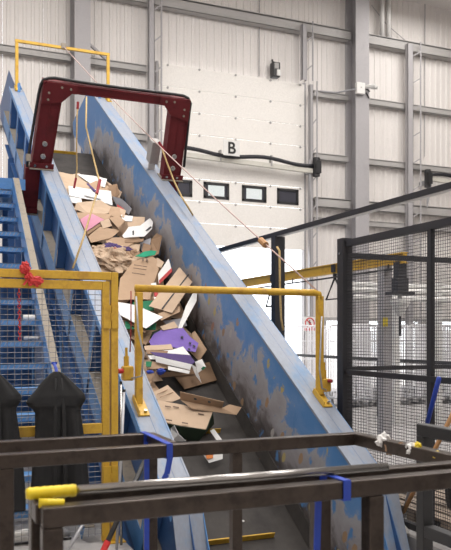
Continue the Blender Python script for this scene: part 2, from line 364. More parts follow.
# --- the letter plate
sg = thing('letter_sign', 'white square plate with a black letter B on the door', 'sign', (7.83, YB-.75, 6.42))
zB = 6.60; xB = 7.86; yB = YB-.74
m = MB(); m.box(xB-.24, xB+.24, yB, yB+.015, zB-.17, zB+.25); m.build('plate', 'white_plastic', sg)
m = MB(); m.bar((xB, yB+.016, zB-.05), (xB, YB-.5, zB-.1), .03); m.build('bracket', 'grey_plastic', sg)
tx = bpy.data.curves.new('letter', 'FONT'); tx.body = 'B'; tx.size = .44; tx.align_x = 'CENTER'; tx.extrude = .004; tx.offset = .008
tmp = bpy.data.objects.new('letter_source', tx); scn.collection.objects.link(tmp); bpy.context.view_layer.update()
tme = bpy.data.meshes.new_from_object(tmp.evaluated_get(bpy.context.evaluated_depsgraph_get())); bpy.data.objects.remove(tmp)
to = bpy.data.objects.new('letter', tme); scn.collection.objects.link(to); to.parent = sg; to.rotation_euler = (math.pi/2, 0, 0); to.location = (xB-7.83, .004, zB-.11-6.42); tme.materials.clear(); tme.materials.append(MATS['black_print'])
# --- jib arms on the wall
def jib(x0, x1, z, label, hinge_left):
    t = thing('jib_arm', label, 'jib arm', (x1 if not hinge_left else x0, YB-.5, z)); y = YB-.45
    m = MB(); m.bar((x0, y, z), (x1, y, z-.12), .10, .13); m.build('arm', 'jib_paint', t, bevel=.01)
    pts = [(x0+(x1-x0)*u, y-.05, z+.12-.07*u+.05*math.sin(u*12)) for u in [i/20 for i in range(21)]]
    m = MB(); m.tube(pts, .055, 8); m.build('hose', 'dark_steel', t, smooth=True)
    hx = x0 if hinge_left else x1; sg_ = 1 if hinge_left else -1
    m = MB(); m.prism([(hx-.06, y-.02, z+.2), (hx+.1*sg_, y-.02, z+.2), (hx+.1*sg_, y-.02, z-.3), (hx-.06, y-.02, z-.9)], (0, .04, 0)); m.bar((hx, y, z-.1), (hx, YB-.05, z-.1), .12); m.build('bracket', 'galvanised', t)
    m = MB(); m.tube([(hx-.1*sg_, y-.08, z-.28), (hx-.1*sg_, y-.08, z+.25)], .10, 10); m.box(hx-.1*sg_-.08, hx-.1*sg_+.08, y-.22, y-.06, z-.2, z+.15); m.build('motor', 'black_tube', t)
    for u in (.35, .7):
        xx = x0+(x1-x0)*u; m = MB(); m.box(xx-.02, xx+.02, y-.07, y+.07, z-.1, z+.2); m.build('strap_clamp', 'grey_plastic', t)
jib(6.1, 10.5, 6.42, 'white jib arm with dark hose crossing the white door', False)
jib(14.6, 19, 6.42, 'white jib arm with dark hose fixed to ladder-like post', True)
# --- floodlight, junction box with camera
t = thing('floodlight', 'small black floodlight mounted above the white door', 'floodlight', (9.44, YB-.1, 8.92))
m = MB(); m.box(9.33, 9.56, YB-.3, YB-.08, 8.92, 9.34); m.build('housing', 'black_tube', t, bevel=.02)
m = MB(); m.box(9.44, 9.56, YB-.33, YB-.3, 8.95, 9.12); m.build('lamp_glass', 'white_plastic', t)
m = MB(); m.box(9.37, 9.5, YB-.32, YB-.3, 9.14, 9.30); m.build('reflector', 'grey_plastic', t); m = MB(); m.bar((9.42, YB-.1, 9.34), (9.42, YB-.05, 9.48), .04); m.build('bracket', 'dark_steel', t)
t = thing('junction_box', 'white square junction box on the wide grey column', 'junction box', (12.0, YB-.64, 8.7))
jz = 8.62; jy = YB-.63
m = MB(); m.box(11.82, 12.1, jy-.12, jy, jz, jz+.33); m.build('box', 'white_plastic', t, bevel=.015)
m = MB(); disc(m, (11.96, jy-.12, jz+.18), (0, -1, 0), .02, .01); m.build('screw', 'grey_plastic', t)
m = MB(); m.tube([(11.82, jy-.06, jz+.14), (11.4, jy+.3, jz+.08), (10.9, YB-.2, jz+.1)], .025, 6); m.build('conduit', 'galvanised', t)
t = thing('security_camera', 'small white camera on a dark arm beside the junction box', 'camera', (12.2, YB-.64, 8.7))
m = MB(); m.tube([(12.12, jy+.02, jz+.28), (12.3, jy-.06, jz+.12)], .02, 6); m.tube([(12.2, jy, jz+.1), (12.3, jy-.02, jz-.06)], .02, 6); m.build('bracket', 'black_tube', t)
m = MB(); m.tube([(12.18, jy-.02, jz+.25), (12.33, jy-.3, jz+.22)], .055, 10); m.build('body', 'white_plastic', t); m = MB(); m.tube([(12.36, jy-.05, jz+.25), (12.48, jy-.2, jz+.22)], .05, 10); m.build('lens_housing', 'white_plastic', t)
# ================================================================== CONVEYOR
cv = thing('waste_conveyor', 'inclined blue trough conveyor carrying waste cardboard up to the wall', 'conveyor', mat=MC)
S_LO, S_HI = .70, 11.75
def cpart(mb, name, mat, **k): return mb.build(name, mat, cv, local=True, **k)
END = [(.70, 0), (-.32, -.45), (-1.2, -1.25)]      # walls dip more steeply at the tail
def wall_poly(x, sh):
    return [(x, .70, 0), (x, sh, 0), (x, sh+1.30, -1.10), (x, sh+1.1, -1.30), (x, -1.2, -1.30), (x, -1.2, -1.0), (x, -.32, -.60)]
m = MB(); m.prism(wall_poly(XR0, 12.55), (.006, 0, 0)); cpart(m, 'inner_wall', 'scuffed_blue')
m = MB(); m.prism(wall_poly(XL1, 12.40), (-.006, 0, 0)); cpart(m, 'inner_wall', 'scuffed_blue')
for x, sh, d in ((XL0+.12, 13.2, -.005), (XR1-.12, 12.5, .005)):
    m = MB(); m.prism(wall_poly(x, sh), (d, 0, 0)); cpart(m, 'outer_skin', 'shaded_blue_paint')
def flange(x0, x1, s1, inner, lipx):
    m = MB(); m.box(x0, x1, S_LO, s1, -.012, 0); cpart(m, 'top_flange', 'worn_flange_paint')
    a, b_ = (S_LO, 0), (-.32, -.80); c_ = (-1.2, -1.5)
    m = MB()
    for p, q in ((a, b_), (b_, c_)):
        m.hexa([(x0, p[0], p[1]-.012), (x1, p[0], p[1]-.012), (x1, q[0], q[1]-.012), (x0, q[0], q[1]-.012), (x0, p[0], p[1]), (x1, p[0], p[1]), (x1, q[0], q[1]), (x0, q[0], q[1])])
    cpart(m, 'tail_flange', 'worn_flange_paint')
flange(XL0, XL1, 11.75, XL1, XL0); flange(XR0, XR1, 12.12, XR0, XR1)
for x in (XL0, XR1):                                    # turned-down lips on the outer edges
    m = MB(); m.box(x-.004, x+.004, S_LO, 11.9, -.07, -.0); cpart(m, 'flange_lip', 'blue_paint')
m = MB(); m.box(XL1-.004, XL1+.01, S_LO, 11.7, -.02, .004); cpart(m, 'edge_strip', 'worn_flange_paint')
m = MB(); m.box(XR0-.012, XR0+.004, S_LO, 12.1, -.02, .003); cpart(m, 'edge_strip', 'worn_flange_paint')
for x0, x1, sgn in ((XL0, XL1-.006, 1), (XR0+.006, XR1, -1)):
    for k in range(10):
        s = 1.1+1.15*k; m = MB(); wch = .11
        xi0, xi1 = (x0+.01, x0+.114) if sgn > 0 else (x1-.114, x1-.01); m.box(xi0, xi1, s, s+.008, -.95, -.012); r_ = cpart(m, 'stiffener', 'shaded_rib_paint')
        m = MB(); m.box(min(xx, xx+.006*sgn), max(xx, xx+.006*sgn), s-.004, s+.10, -.95, -.012); m.build('edge_flange', 'blue_paint', r_, local=True)
    m = MB(); c0, c1 = (x0, x0+.113) if sgn > 0 else (x1-.113, x1); m.box(c0, c1, -.2, 12.6, -.675, -.66); cpart(m, 'lower_chord', 'dusty_steel')
    m = MB(); xx = x0 if sgn > 0 else x1; m.box(xx-.004, xx+.004, -.2, 12.6, -.70, -.661); cpart(m, 'chord_lip', 'blue_paint')
    m = MB(); xp = x0+.015 if sgn > 0 else x1-.015; m.box(xp-.003, xp+.003, -1.0, 12.6, -.95, -.676); cpart(m, 'lower_panel', 'blue_paint')
    m = MB(); xs_ = x1-.05 if sgn > 0 else x0+.05
    pa, pb = cw(xs_, 2.15, -1.3), cw(xs_, 13.0, -1.3)
    m.prism([pa, pb, (xs_, pb.y, .02), (xs_, pa.y, .02)], (.004, 0, 0)); m.build('skirt_panel', 'shaded_blue_paint', cv)
    for k in range(7):
        yk = 7.3+1.25*k; tp = cw(xs_, 0, -1.3); zt_ = (yk-tp.y)*math.tan(TH)+tp.z
        m = MB(); xo = xs_-.03*sgn; m.box(min(xo, xs_-.004*sgn), max(xo, xs_-.004*sgn), yk, yk+.09, .02, zt_+.05); m.build('skirt_post', 'blue_paint', cv)
    m = MB(); m.box(x0+.06, x1-.06, -1.0, 12.6, -1.36, -1.345); cpart(m, 'bottom_chord', 'shaded_blue_paint')
m = MB(); m.box(XL1, XR0, -1.2, 11.6, BELT-.014, BELT); m.tube([(XL1, 11.6, BELT-.24), (XR0, 11.6, BELT-.24)], .24, 20); cpart(m, 'belt', 'belt_rubber')
m = MB(); m.box(XL1, XR0, -1.2, 11.6, BELT-.5, BELT-.49); cpart(m, 'return_pan', 'shaded_blue_paint')
m = MB(); m.hexa([(XR0-.035, -1.2, BELT+.003), (XR0-.002, -1.2, BELT+.003), (XR0-.002, 11.5, BELT+.003), (XR0-.035, 11.5, BELT+.003), (XR0-.012, -1.2, BELT+.16), (XR0-.002, -1.2, BELT+.16), (XR0-.002, 11.5, BELT+.16), (XR0-.012, 11.5, BELT+.16)]); cpart(m, 'rubber_skirt', 'belt_rubber')
for s in (1.33, 2.81, 4.29, 5.77, 7.25, 8.73, 10.2, 11.5):
    m = MB(); m.box(XL1+.1, 2.95, s-.004, s+.004, BELT, BELT+.055); m.box(XL1+.1, 2.95, s, s+.05, BELT, BELT+.008); cpart(m, 'cleat', 'yellow_paint')
for s in (3.2, 6.2, 9.2, 11.6):                         # legs under the incline
    top = cw(0, s, -1.34)
    if top.z < .3: continue
    for x in (XL0+.1, XR1-.1):
        m = MB(); yl, zl = top.y, top.z+.05
        m.box(x-.07, x+.07, yl-.07, yl-.06, .012, zl); m.box(x-.07, x+.07, yl+.06, yl+.07, .012, zl); m.box(x-.006, x+.006, yl-.06, yl+.06, .012, zl); m.box(x-.13, x+.13, yl-.13, yl+.13, 0, .012)
        m.build('support_leg', 'shaded_blue_paint', cv)
    m = MB(); m.bar((XL0+.1, top.y, top.z*.45), (XR1-.1, top.y, top.z*.45), .08); m.build('cross_tie', 'shaded_blue_paint', cv)
for (x, s) in ((XL0+.14, 11.55), (XR0+.08, 11.85)):
    m = MB(); m.bar(cw(x, s, 0), cw(x, s, 0)+Vector((0, 0, .16)), .05, .03); m.build('lifting_lug', 'blue_paint', cv)
# ------------------------------------------------------------------ hoops over the trough
def hoop(sl, sr, xl, xr, zt, label, boxes):
    bl, br = cw(xl, sl, 0), cw(xr, sr, 0)
    y = (bl.y+br.y)/2
    t = thing('yellow_hoop', label, 'hoop', ((xl+xr)/2, y, bl.z)); a = .058
    for p in (bl, br):
        m = MB(); m.box(p.x-a/2, p.x+a/2, y-a/2, y+a/2, p.z+.008, zt-a/2-.002); m.build('post', 'yellow_paint', t, bevel=.006)
        q = Vector((p.x, p.y, p.z)); m = MB(); s0 = (MC.inverted() @ Vector((p.x, y, p.z))).y
        for vs in ((p.x-.045, p.x+.05, s0-.17, s0+.06, .002, .014),): m.hexa([cw(*c) for c in ((vs[0], vs[2], vs[4]), (vs[1], vs[2], vs[4]), (vs[1], vs[3], vs[4]), (vs[0], vs[3], vs[4]), (vs[0], vs[2], vs[5]), (vs[1], vs[2], vs[5]), (vs[1], vs[3], vs[5]), (vs[0], vs[3], vs[5]))])
        m.hexa([cw(*c) for c in ((p.x-.045, s0-.17, .014), (p.x-.037, s0-.17, .014), (p.x-.037, s0+.06, .014), (p.x-.045, s0+.06, .014), (p.x-.045, s0-.16, .055), (p.x-.037, s0-.16, .055), (p.x-.037, s0+.06, .055), (p.x-.045, s0+.06, .055))])
        b_ = m.build('foot_angle', 'yellow_paint', t)
        m = MB(); c0 = cw(p.x+.02, s0-.13, .014); m.tube([c0, c0+NRM*.022], .014, 6); m.build('bolt', 'chrome', b_)
    m = MB()
    if boxes: m.tube([(xl-.03, y, zt), (xr-.06, y, zt), (xr-.012, y, zt-.012), (xr, y, zt-.06)], .032, 10)
    else: m.bar((xl-.03, y, zt), (xr+.03, y, zt), .05)
    m.build('top_bar', 'yellow_paint', t, smooth=boxes)
    return t, bl, br, y
h1, h1l, h1r, h1y = hoop(11.68, 11.90, 1.755, 3.49, 7.10, 'yellow hoop at the raised end of the conveyor', False)
h2, h2l, h2r, h2y = hoop(1.945, 1.99, 1.70, 3.41, 1.985, 'yellow hoop over the lower conveyor with pull-switches on its posts', True)
for (px, py), sg_ in (((127.5, 372), -1), ((325, 384), 1)):
    p = at_Y(px, py, h2y); x = p.x+ .035; k = thing('pull_switch', 'yellow pull-switch with %s' % ('red button and blue flex on the hoop post beside the gate' if sg_ < 0 else 'dark red button on the hoop post beside the mesh fence'), 'switch', p)
    m = MB(); m.box(p.x-.045, p.x+.045, p.y-.04, p.y+.04, p.z-.07, p.z+.05); m.build('body', 'yellow_paint', k, bevel=.012)
    m = MB(); m.tube([(p.x-.01, p.y, p.z+.05), (p.x-.01, p.y, p.z+.13)], .022, 8); m.tube([(p.x-.01, p.y, p.z+.13), (p.x-.01, p.y, p.z+.20)], .012, 8); m.build('gland', 'yellow_paint', k)
    m = MB(); m.tube([(p.x-.045, p.y-.02, p.z+.01), (p.x-.09, p.y-.04, p.z+.01)], .02, 8) if sg_ < 0 else m.tube([(p.x+.01, p.y-.04, p.z+.03), (p.x+.03, p.y-.075, p.z+.03)], .016, 8); m.build('button', 'red_plastic' if sg_ < 0 else 'red_rope', k)
    m = MB(); m.tube([(p.x+.02*-sg_, p.y-.05, p.z-.05), (p.x-.09*sg_, p.y-.1, p.z-.03), (p.x-.11*sg_, p.y-.09, p.z+.15), (p.x-.075*sg_, p.y-.05, p.z+.35), (p.x-.06*sg_, p.y-.045, p.z+.62)], .009, 6); m.build('flex', 'galvanised', k, smooth=True)
# ------------------------------------------------------------------ dark red frame
t = thing('steel_portal', 'dark red steel portal frame bolted across the conveyor flanges', 'frame', cw(2.6, 7.57, 0))
def on_s(px, py, s):
    r = ray(px, py); return CAM + r*((ORG+ALG*s-CAM).dot(ALG)/r.dot(ALG))
def rl(p): return MC.inverted() @ p
SF = 7.57; topL = rl(on_s(44, 82, SF-.10)); topR = rl(on_s(191, 99.5, SF-.10))
ZT = (topL.z+topR.z)/2; LW = .27
b0, b1 = rl(on_s(31.5, 166, SF-.10)).x, rl(on_s(180, 180, SF-.10)).x       # outer edges of the two feet
print('portal', topL, topR, b0, b1)
xa, xb = topL.x, topR.x
def lean(xc, sg_, z): return (b0+(xa-b0)*z/ZT) if sg_ > 0 else (b1+(xb-b1)*z/ZT)
def skew(sg_, d0, d1, s0, s1, z0, z1):      # slab of the leg between two offsets from its outer edge
    m = MB(); q = []
    for z in (z0, z1):
        e = lean(0, sg_, z); x0, x1 = sorted((e+d0*sg_, e+d1*sg_)); q += [cw(x0, s0, z), cw(x1, s0, z), cw(x1, s1, z), cw(x0, s1, z)]
    return m.hexa(q)
f0, f1 = SF-.10, SF+.10
for sg_ in (1, -1):
    m = skew(sg_, 0, LW, f0+.014, f1, .016, ZT-.001)
    for d0, d1 in ((0, .014), (LW-.014, LW), (LW*.5-.005, LW*.5+.005)):
        q = skew(sg_, d0, d1, f0 if d0 in (0, LW-.014) else f0+.008, f0+.014, .016, ZT-.001); m.add(q.v, q.f)
    m.build('leg', 'red_paint', t)
m = MB()
for z0, z1, s0 in ((ZT-.118, ZT, f0+.014), (ZT-.014, ZT, f0), (ZT-.118, ZT-.104, f0)):
    x0, x1 = lean(0, 1, z0)+LW+.001, lean(0, -1, z0)-LW-.001
    m.hexa([cw(*c) for c in ((x0, s0, z0), (x1, s0, z0), (x1, f1, z0), (x0, f1, z0), (x0, s0, z1), (x1, s0, z1), (x1, f1, z1), (x0, f1, z1))])
m.build('top_beam', 'red_paint', t)
def cbox(x0, x1, s0, s1, z0, z1):
    m = MB(); m.hexa([cw(*c) for c in ((x0, s0, z0), (x1, s0, z0), (x1, s1, z0), (x0, s1, z0), (x0, s0, z1), (x1, s0, z1), (x1, s1, z1), (x0, s1, z1))]); return m
for xc, sg_ in ((xa, 1), (xb, -1)):
    m = MB(); m.prism([cw(lean(0, sg_, ZT-.30), SF-.112, ZT-.30), cw(lean(0, sg_, ZT-.26)+LW*sg_, SF-.112, ZT-.25), cw(xc+(LW+.11)*sg_, SF-.112, ZT-.119), cw(xc+(LW+.18)*sg_, SF-.112, ZT-.118), cw(xc+(LW+.18)*sg_, SF-.112, ZT-.005), cw(xc+.06*sg_, SF-.112, ZT-.0), cw(xc, SF-.112, ZT-.06)], ALG*.012); g = m.build('gusset', 'red_paint', t)
    for dx, dz in ((.24, -.05), (.36, -.06), (.075, -.14), (.07, -.23)):
        m = MB(); c = cw(xc+dx*sg_, SF-.112, ZT+dz); m.tube([c, c-ALG*.015], .016, 6); m.build('bolt', 'dusty_steel', g)
    eo = b0 if sg_ > 0 else b1; x0 = min(eo, eo+LW*sg_)
    bp = cbox(x0-.03, x0+LW+.03, SF-.16, SF+.12, .002, .016).build('base_plate', 'dusty_steel', t)
    m = cbox(x0-.03, x0+LW+.03, SF-.13, SF-.115, .016, .09); m.build('foot_rail', 'red_paint', bp)
    for dx in (.04, .2):
        m = MB(); c = cw(x0+dx, SF-.13, .055); m.tube([c, c-ALG*.02], .02, 6); m.build('bolt', 'chrome', bp)
    for dz in (.18, .36):
        m = MB(); c = cw(lean(0, sg_, dz)+LW*.5*sg_, SF-.085, dz); m.tube([c, c-ALG*.02], .036, 10); w_ = m.build('washer', 'grey_plastic', t); m = MB(); m.tube([c-ALG*.02, c-ALG*.04], .024, 6); m.build('bolt', 'chrome', w_)
    # legs carry on down outside the flange
    m = cbox(XR1+.006, XR1+.18, SF-.12, SF+.04, -.66, -.01) if sg_ < 0 else cbox(1.42, 1.622, SF-.12, SF+.04, -.66, .001); m.build('lower_leg', 'red_paint', t)
    if sg_ > 0:
        cbox(1.38, 1.622, SF-.18, SF+.05, -.675, -.66).build('seat_plate', 'dusty_steel', t); cbox(1.40, 1.622, SF-.15, SF-.125, -.655, -.58).build('foot_rail', 'red_paint', t)
zt = ZT+.03
ca = [cw(1.40, SF-.19, -.86), cw(1.36, SF-.19, -.76), cw(1.355, SF-.17, -.66), cw(b0-.075, SF-.06, -.3), cw(b0-.05, SF-.05, .1), cw(lean(0, 1, ZT-.2)-.035, SF-.03, ZT-.2), cw(xa-.028, SF-.03, ZT-.07), cw(xa+.0, SF-.03, ZT+.0), cw(xa+.07, SF-.03, zt), cw(xa+.15, SF-.03, zt+.012), cw(xa+.5, SF-.03, zt+.004), cw((xa+xb)/2, SF-.03, zt), cw(xb-.3, SF-.03, zt+.008), cw(xb-.10, SF-.03, zt+.004), cw(xb-.02, SF-.03, zt-.02), cw(xb+.03, SF-.03, zt-.09), cw(xb+.036, SF-.03, ZT-.2), cw(b1+.05, SF-.03, .2)]
m = MB(); m.tube(ca, .021, 8); m.build('cable_conduit', 'black_tube', t, smooth=True)
m = MB(); c = cw(b0-.05, SF-.12, .10); m.bar(c, c+Vector((0, 0, .1)), .06, .05); m.build('cable_clip', 'dusty_steel', t)
p = cw(3.36, SF+.35, .0); t = thing('switch_box', 'grey switch box standing on the flange beside the red frame leg', 'switch box', p)
cbox(3.28, 3.42, SF+.22, SF+.44, .11, .45).build('body', 'grey_plastic', t, bevel=.015)
cbox(3.30, 3.40, SF+.30, SF+.36, .0, .11).build('bracket', 'white_plastic', t)
# ------------------------------------------------------------------ ropes and cords
def cord(name, label, pts, r, mat, red=None):
    m = MB(); m.tube(pts, r, 6); o = tag(m.build(name, mat, smooth=True), label, 'rope'); return o
p0 = Vector((2.62, h1y, 7.13)); p1 = Vector((h2r.x-.02, h2y, 2.0))
mid = [p0.lerp(p1, u)+Vector((0, 0, -.10*math.sin(math.pi*u))) for u in [i/10 for i in range(11)]]
pc = cord('trip_line', 'long thin pull cord strung between the two yellow hoops', mid, .007, 'thin_cord')
q = p0.lerp(p1, .885)+Vector((0, 0, -.04)); dr = (p1-p0).normalized(); m = MB(); m.tube([q-dr*.06, q+dr*.06], .035, 10); m.build('toggle', 'wood', pc)
m = MB(); m.bar(p0+Vector((0, 0, -.05)), p0+Vector((0, 0, .05)), .09, .07); m.build('clamp', 'dusty_steel', pc)
ra = cord('rope', 'frayed rope running from the red frame down to the near flange', [at_w(86.5, 97, 10.9), at_w(86, 127, 10.6), at_w(92, 152, 10.2), at_w(99, 180, 9.4), at_w(96.5, 194, 9.1), at_w(84, 236, 8.3), at_n(73, 268, .02)], .012, 'rope')
m = MB(); m.tube([at_w(100, 180, 9.39), at_w(96.7, 194, 9.09)], .02, 6); m.build('red_whipping', 'red_rope', ra)
rb = cord('rope', 'yellowish rope with red ends hanging under the red frame beam', [at_w(78, 104, 10.95), at_w(77, 116, 10.9), at_w(76.6, 150, 10.85), at_w(77, 168, 10.8), at_w(74.5, 186, 10.75)], .011, 'rope')
m = MB(); m.tube([at_w(78, 102, 10.94), at_w(77.6, 109, 10.93)], .02, 6); m.build('red_whipping', 'red_rope', rb); m = MB(); m.tube([at_w(76, 178, 10.76), at_w(74, 188, 10.73)], .018, 6); m.build('red_whipping', 'red_rope', rb)
rc = cord('rope', 'yellow rope drooping past the red frame leg over the flange', [at_w(161, 146, 10.6), at_w(166, 160, 10.55), at_w(174, 181, 10.4), at_w(182.6, 198.6, 10.1), at_w(188, 207, 9.9), at_n(193, 215.5, .01)], .012, 'rope')
m = MB(); m.tube([at_w(159, 142, 10.6), at_w(165, 152, 10.6)], .02, 6); m.build('red_whipping', 'red_rope', rc)
cord('trip_line', 'thin cord trailing along the post of the lower hoop', [at_Y(131, 291, h2y), at_Y(131, 330, h2y-.02), at_Y(130, 352, h2y)], .005, 'red_rope')
# ================================================================== WASTE ON THE BELT
def piece(name, label, mat, pts, faces=None, cat='cardboard', group=None, thick=.006, bend=.012, cuts=3, parts=()):
    """a bent sheet of board: pts are (px, py, height above belt); faces share them across creases"""
    P = [MC @ Vector((min(max(q.x, XL1+.012), XR0-.03), q.y, max(q.z, BELT+.012))) for q in (MC.inverted() @ on_belt(*p) for p in pts)]; c = sum(P, Vector())/len(P)
    me = bpy.data.meshes.new(name); faces = faces or [tuple(range(len(P)))]
    me.from_pydata([tuple(p-c) for p in P], [], faces)
    bm = bmesh.new(); bm.from_mesh(me); bmesh.ops.triangulate(bm, faces=bm.faces[:])
    for _ in range(2): bmesh.ops.subdivide_edges(bm, edges=[e for e in bm.edges if e.calc_length() > .10], cuts=1, use_grid_fill=True)
    bm.normal_update(); sd = Vector((R_.random()*50, R_.random()*50, R_.random()*50))
    for v in bm.verts:
        k = noise.noise(v.co*3.0+sd)+.4*noise.noise(v.co*9+sd)
        v.co += v.normal*(k*bend)
    bm.to_mesh(me); bm.free()
    me.materials.append(MATS[mat]); o = bpy.data.objects.new(name, me); scn.collection.objects.link(o); o.location = c; WM[o.name] = Matrix.Translation(c)
    so = o.modifiers.new('thickness', 'SOLIDIFY'); so.thickness = thick; so.offset = -1
    tag(o, label, cat, group)
    for (nm, mt, q, fs) in parts:
        Q = [on_belt(*p) for p in q]
        mm = bpy.data.meshes.new(nm); mm.from_pydata([tuple(p-c) for p in Q], [], fs or [tuple(range(len(Q)))]); mm.materials.append(MATS[mt])
        oo = bpy.data.objects.new(nm, mm); scn.collection.objects.link(oo); oo.parent = o
        s2 = oo.modifiers.new('thickness', 'SOLIDIFY'); s2.thickness = .004; s2.offset = 0
    return o
GB = 'cardboard buried in the waste pile'
for k in range(30):                                     # layers buried under the visible sheets
    s = 3.6+5.3*(k/29); x = R_.uniform(1.98, 2.9); hh = min(.40, .07+.07*(s-3.2))*R_.uniform(.35, 1.0)
    m = MB(); a = R_.uniform(.22, .36); b_ = R_.uniform(.15, .3); an = R_.uniform(0, 3.1); t1, t2 = R_.uniform(-.3, .3), R_.uniform(-.3, .3)
    x = min(max(x, XL1+.36), XR0-.36)
    if k % 2: x = 3.0 if k % 4 == 1 else 2.2
    cc = []
    for i, j in ((-1, -1), (1, -1), (1, 1), (-1, 1)):
        u, v = i*a*math.cos(an)-j*b_*math.sin(an), i*a*math.sin(an)+j*b_*math.cos(an)
        cc.append((min(max(x+u, XL1+.02), XR0-.04), s+v, max(BELT+.03, BELT+hh+t1*u+t2*v)))
    m.prism([cw(*c) for c in cc], NRM*.007)
    tag(m.build('cardboard_sheet', ('kraft', 'dark_kraft', 'pale_kraft')[k % 3]), 'plain brown cardboard sheet buried under the top layer of waste', 'cardboard', GB)
piece('cardboard_sheet', 'tan sheet at the very top of the waste pile', 'pale_kraft', [(55, 171, .36), (72, 175, .38), (79, 173, .40), (99, 193, .38), (70, 196, .36), (62, 182, .34)])
piece('white_card', 'narrow white sheet at the top of the pile near the belt end', 'white_board', [(77, 174, .42), (93, 176, .44), (107, 179, .42), (105, 187, .40), (91, 184, .41)])
piece('cardboard_strip', 'thin tan strip lying across the top white sheets', 'kraft', [(88, 184, .47), (97, 181, .47), (105, 192, .46), (100, 194, .46)])
piece('purple_strip', 'short dark purple strip on the uppermost tan sheet', 'dark_purple_board', [(86.5, 184, .475), (88, 183.4, .475), (96, 191, .475), (94.5, 192, .475)], bend=.003)
piece('cardboard_flap', 'brown flap standing against the scuffed wall near the top', 'dark_kraft', [(108, 186, .42), (117, 184, .50), (120, 194, .50), (115, 200, .40)])
piece('cardboard_sheet', 'mottled brown sheet under the rope beside the top white card', 'kraft', [(100, 184, .38), (112, 187, .4), (116, 198, .4), (104, 200, .36)])
piece('white_card', 'large white sheet lying below the rope end', 'white_board', [(68.5, 186.4, .44), (90, 189, .46), (111, 191.5, .47), (112.5, 206, .45), (97, 201, .45), (80, 198, .44), (69, 196, .43)])
piece('white_card', 'small folded white flap below the large white sheet', 'white_board', [(69.5, 197, .42), (81, 197.4, .44), (82.5, 204, .43), (72, 203, .40)])
piece('cardboard_flap', 'small dark brown flap beside the near flange below white flap', 'dark_kraft', [(71, 202, .36), (80, 203, .38), (80, 214, .36), (74, 210, .33)])
piece('cardboard_sheet', 'wide kraft sheet under the large white sheet', 'pale_kraft', [(77, 203, .45), (100, 200.5, .48), (111, 207, .48), (108, 214, .46), (89.5, 215, .45), (74, 209, .41)])
piece('printed_board', 'grey printed board leaning on the wall beside the kraft sheets', 'grey_board', [(112, 196, .42), (122, 199, .52), (132, 209, .52), (129, 215, .42), (117, 206, .38)], parts=[('red_print', 'red_board', [(117, 204, .445), (124, 209, .46), (124, 212, .455), (117, 206.5, .44)], None)])
piece('cardboard_sheet', 'kraft sheet bridging toward the scuffed wall', 'kraft', [(106, 206, .47), (120, 208, .49), (122, 217, .47), (110, 217, .45)])
piece('cardboard_sheet', 'kraft sheet just above the pink sheet', 'kraft', [(77, 213, .43), (90, 212.5, .46), (112, 215, .47), (104, 224, .45), (90, 220, .44), (78, 219, .42)])
piece('cardboard_sheet', 'dark brown stacked sheet under the pink sheet', 'dark_kraft', [(80, 224, .42), (104, 215, .45), (112, 217.5, .45), (88, 238, .41), (82, 234, .40)], thick=.02)
piece('pink_card', 'pink sheet resting on brown boards', 'pink_board', [(80, 220, .465), (91, 213.5, .485), (104, 220, .485), (86, 231.5, .46)])
piece('cardboard_sheet', 'kraft sheet folded along its edge below the pink sheet', 'kraft', [(88, 237, .45), (100, 227, .48), (120, 230.5, .48), (111, 238.5, .46), (91, 243, .44)])
piece('cardboard_box', 'small crushed open kraft box between pink sheet and white handled sheet', 'kraft', [(109, 218, .52), (118, 215.5, .54), (125, 221, .54), (118, 228, .52), (122.5, 235, .40), (117, 236, .40)], faces=[(0, 1, 2, 3), (3, 2, 4, 5)])
piece('white_card', 'small white card wedged behind the tan sheet', 'white_board', [(121, 215, .48), (133, 216, .5), (132, 222, .48), (123, 221, .46)])
piece('cardboard_sheet', 'tan sheet behind the white sheet with handle holes', 'pale_kraft', [(127, 216.5, .47), (145, 217.5, .52), (144, 226, .50), (128, 227, .45)])
piece('cardboard_flap', 'grey white scrap beneath the white sheet with handle holes', 'grey_board', [(140, 242, .42), (151, 238, .50), (149, 251, .44), (141, 251, .38)])
piece('white_card', 'white die-cut sheet with two handle holes near the wall', 'white_board', [(128.6, 227, .51), (140, 226, .53), (157, 218.5, .56), (159, 223, .56), (152, 229, .54), (144, 237, .53), (124, 238.6, .48), (122.5, 236, .48)], parts=[('handle_hole', 'black_print', [(145.5, 230.5, .545), (151, 226, .553), (152, 227, .553), (147, 231, .547)], None), ('handle_hole', 'black_print', [(132.3, 231, .525), (134, 230.5, .527), (134, 235, .52), (132.5, 235, .517)], None)])
piece('cardboard_sheet', 'kraft sheet above the crumpled paper', 'kraft', [(104, 238, .44), (121, 238, .47), (137, 242, .47), (128, 247, .45), (108, 246, .43)])
piece('cardboard_sheet', 'tan board below the handled white sheet', 'pale_kraft', [(124, 244, .44), (140, 244.5, .47), (139, 252, .45), (126, 254, .43)])
piece('cardboard_flap', 'upright brown flap leaning against the scuffed wall', 'dark_kraft', [(151, 240, .46), (157, 233.5, .56), (165, 236.5, .58), (159, 254, .48), (149.5, 259, .42)])
piece('green_strip', 'short curved green plastic strip lying on kraft board', 'green_wrap', [(135, 256.5, .50), (144, 252, .52), (151, 251, .53), (156.5, 251.5, .53), (155, 255, .52), (144, 257, .51)], cat='plastic strip')
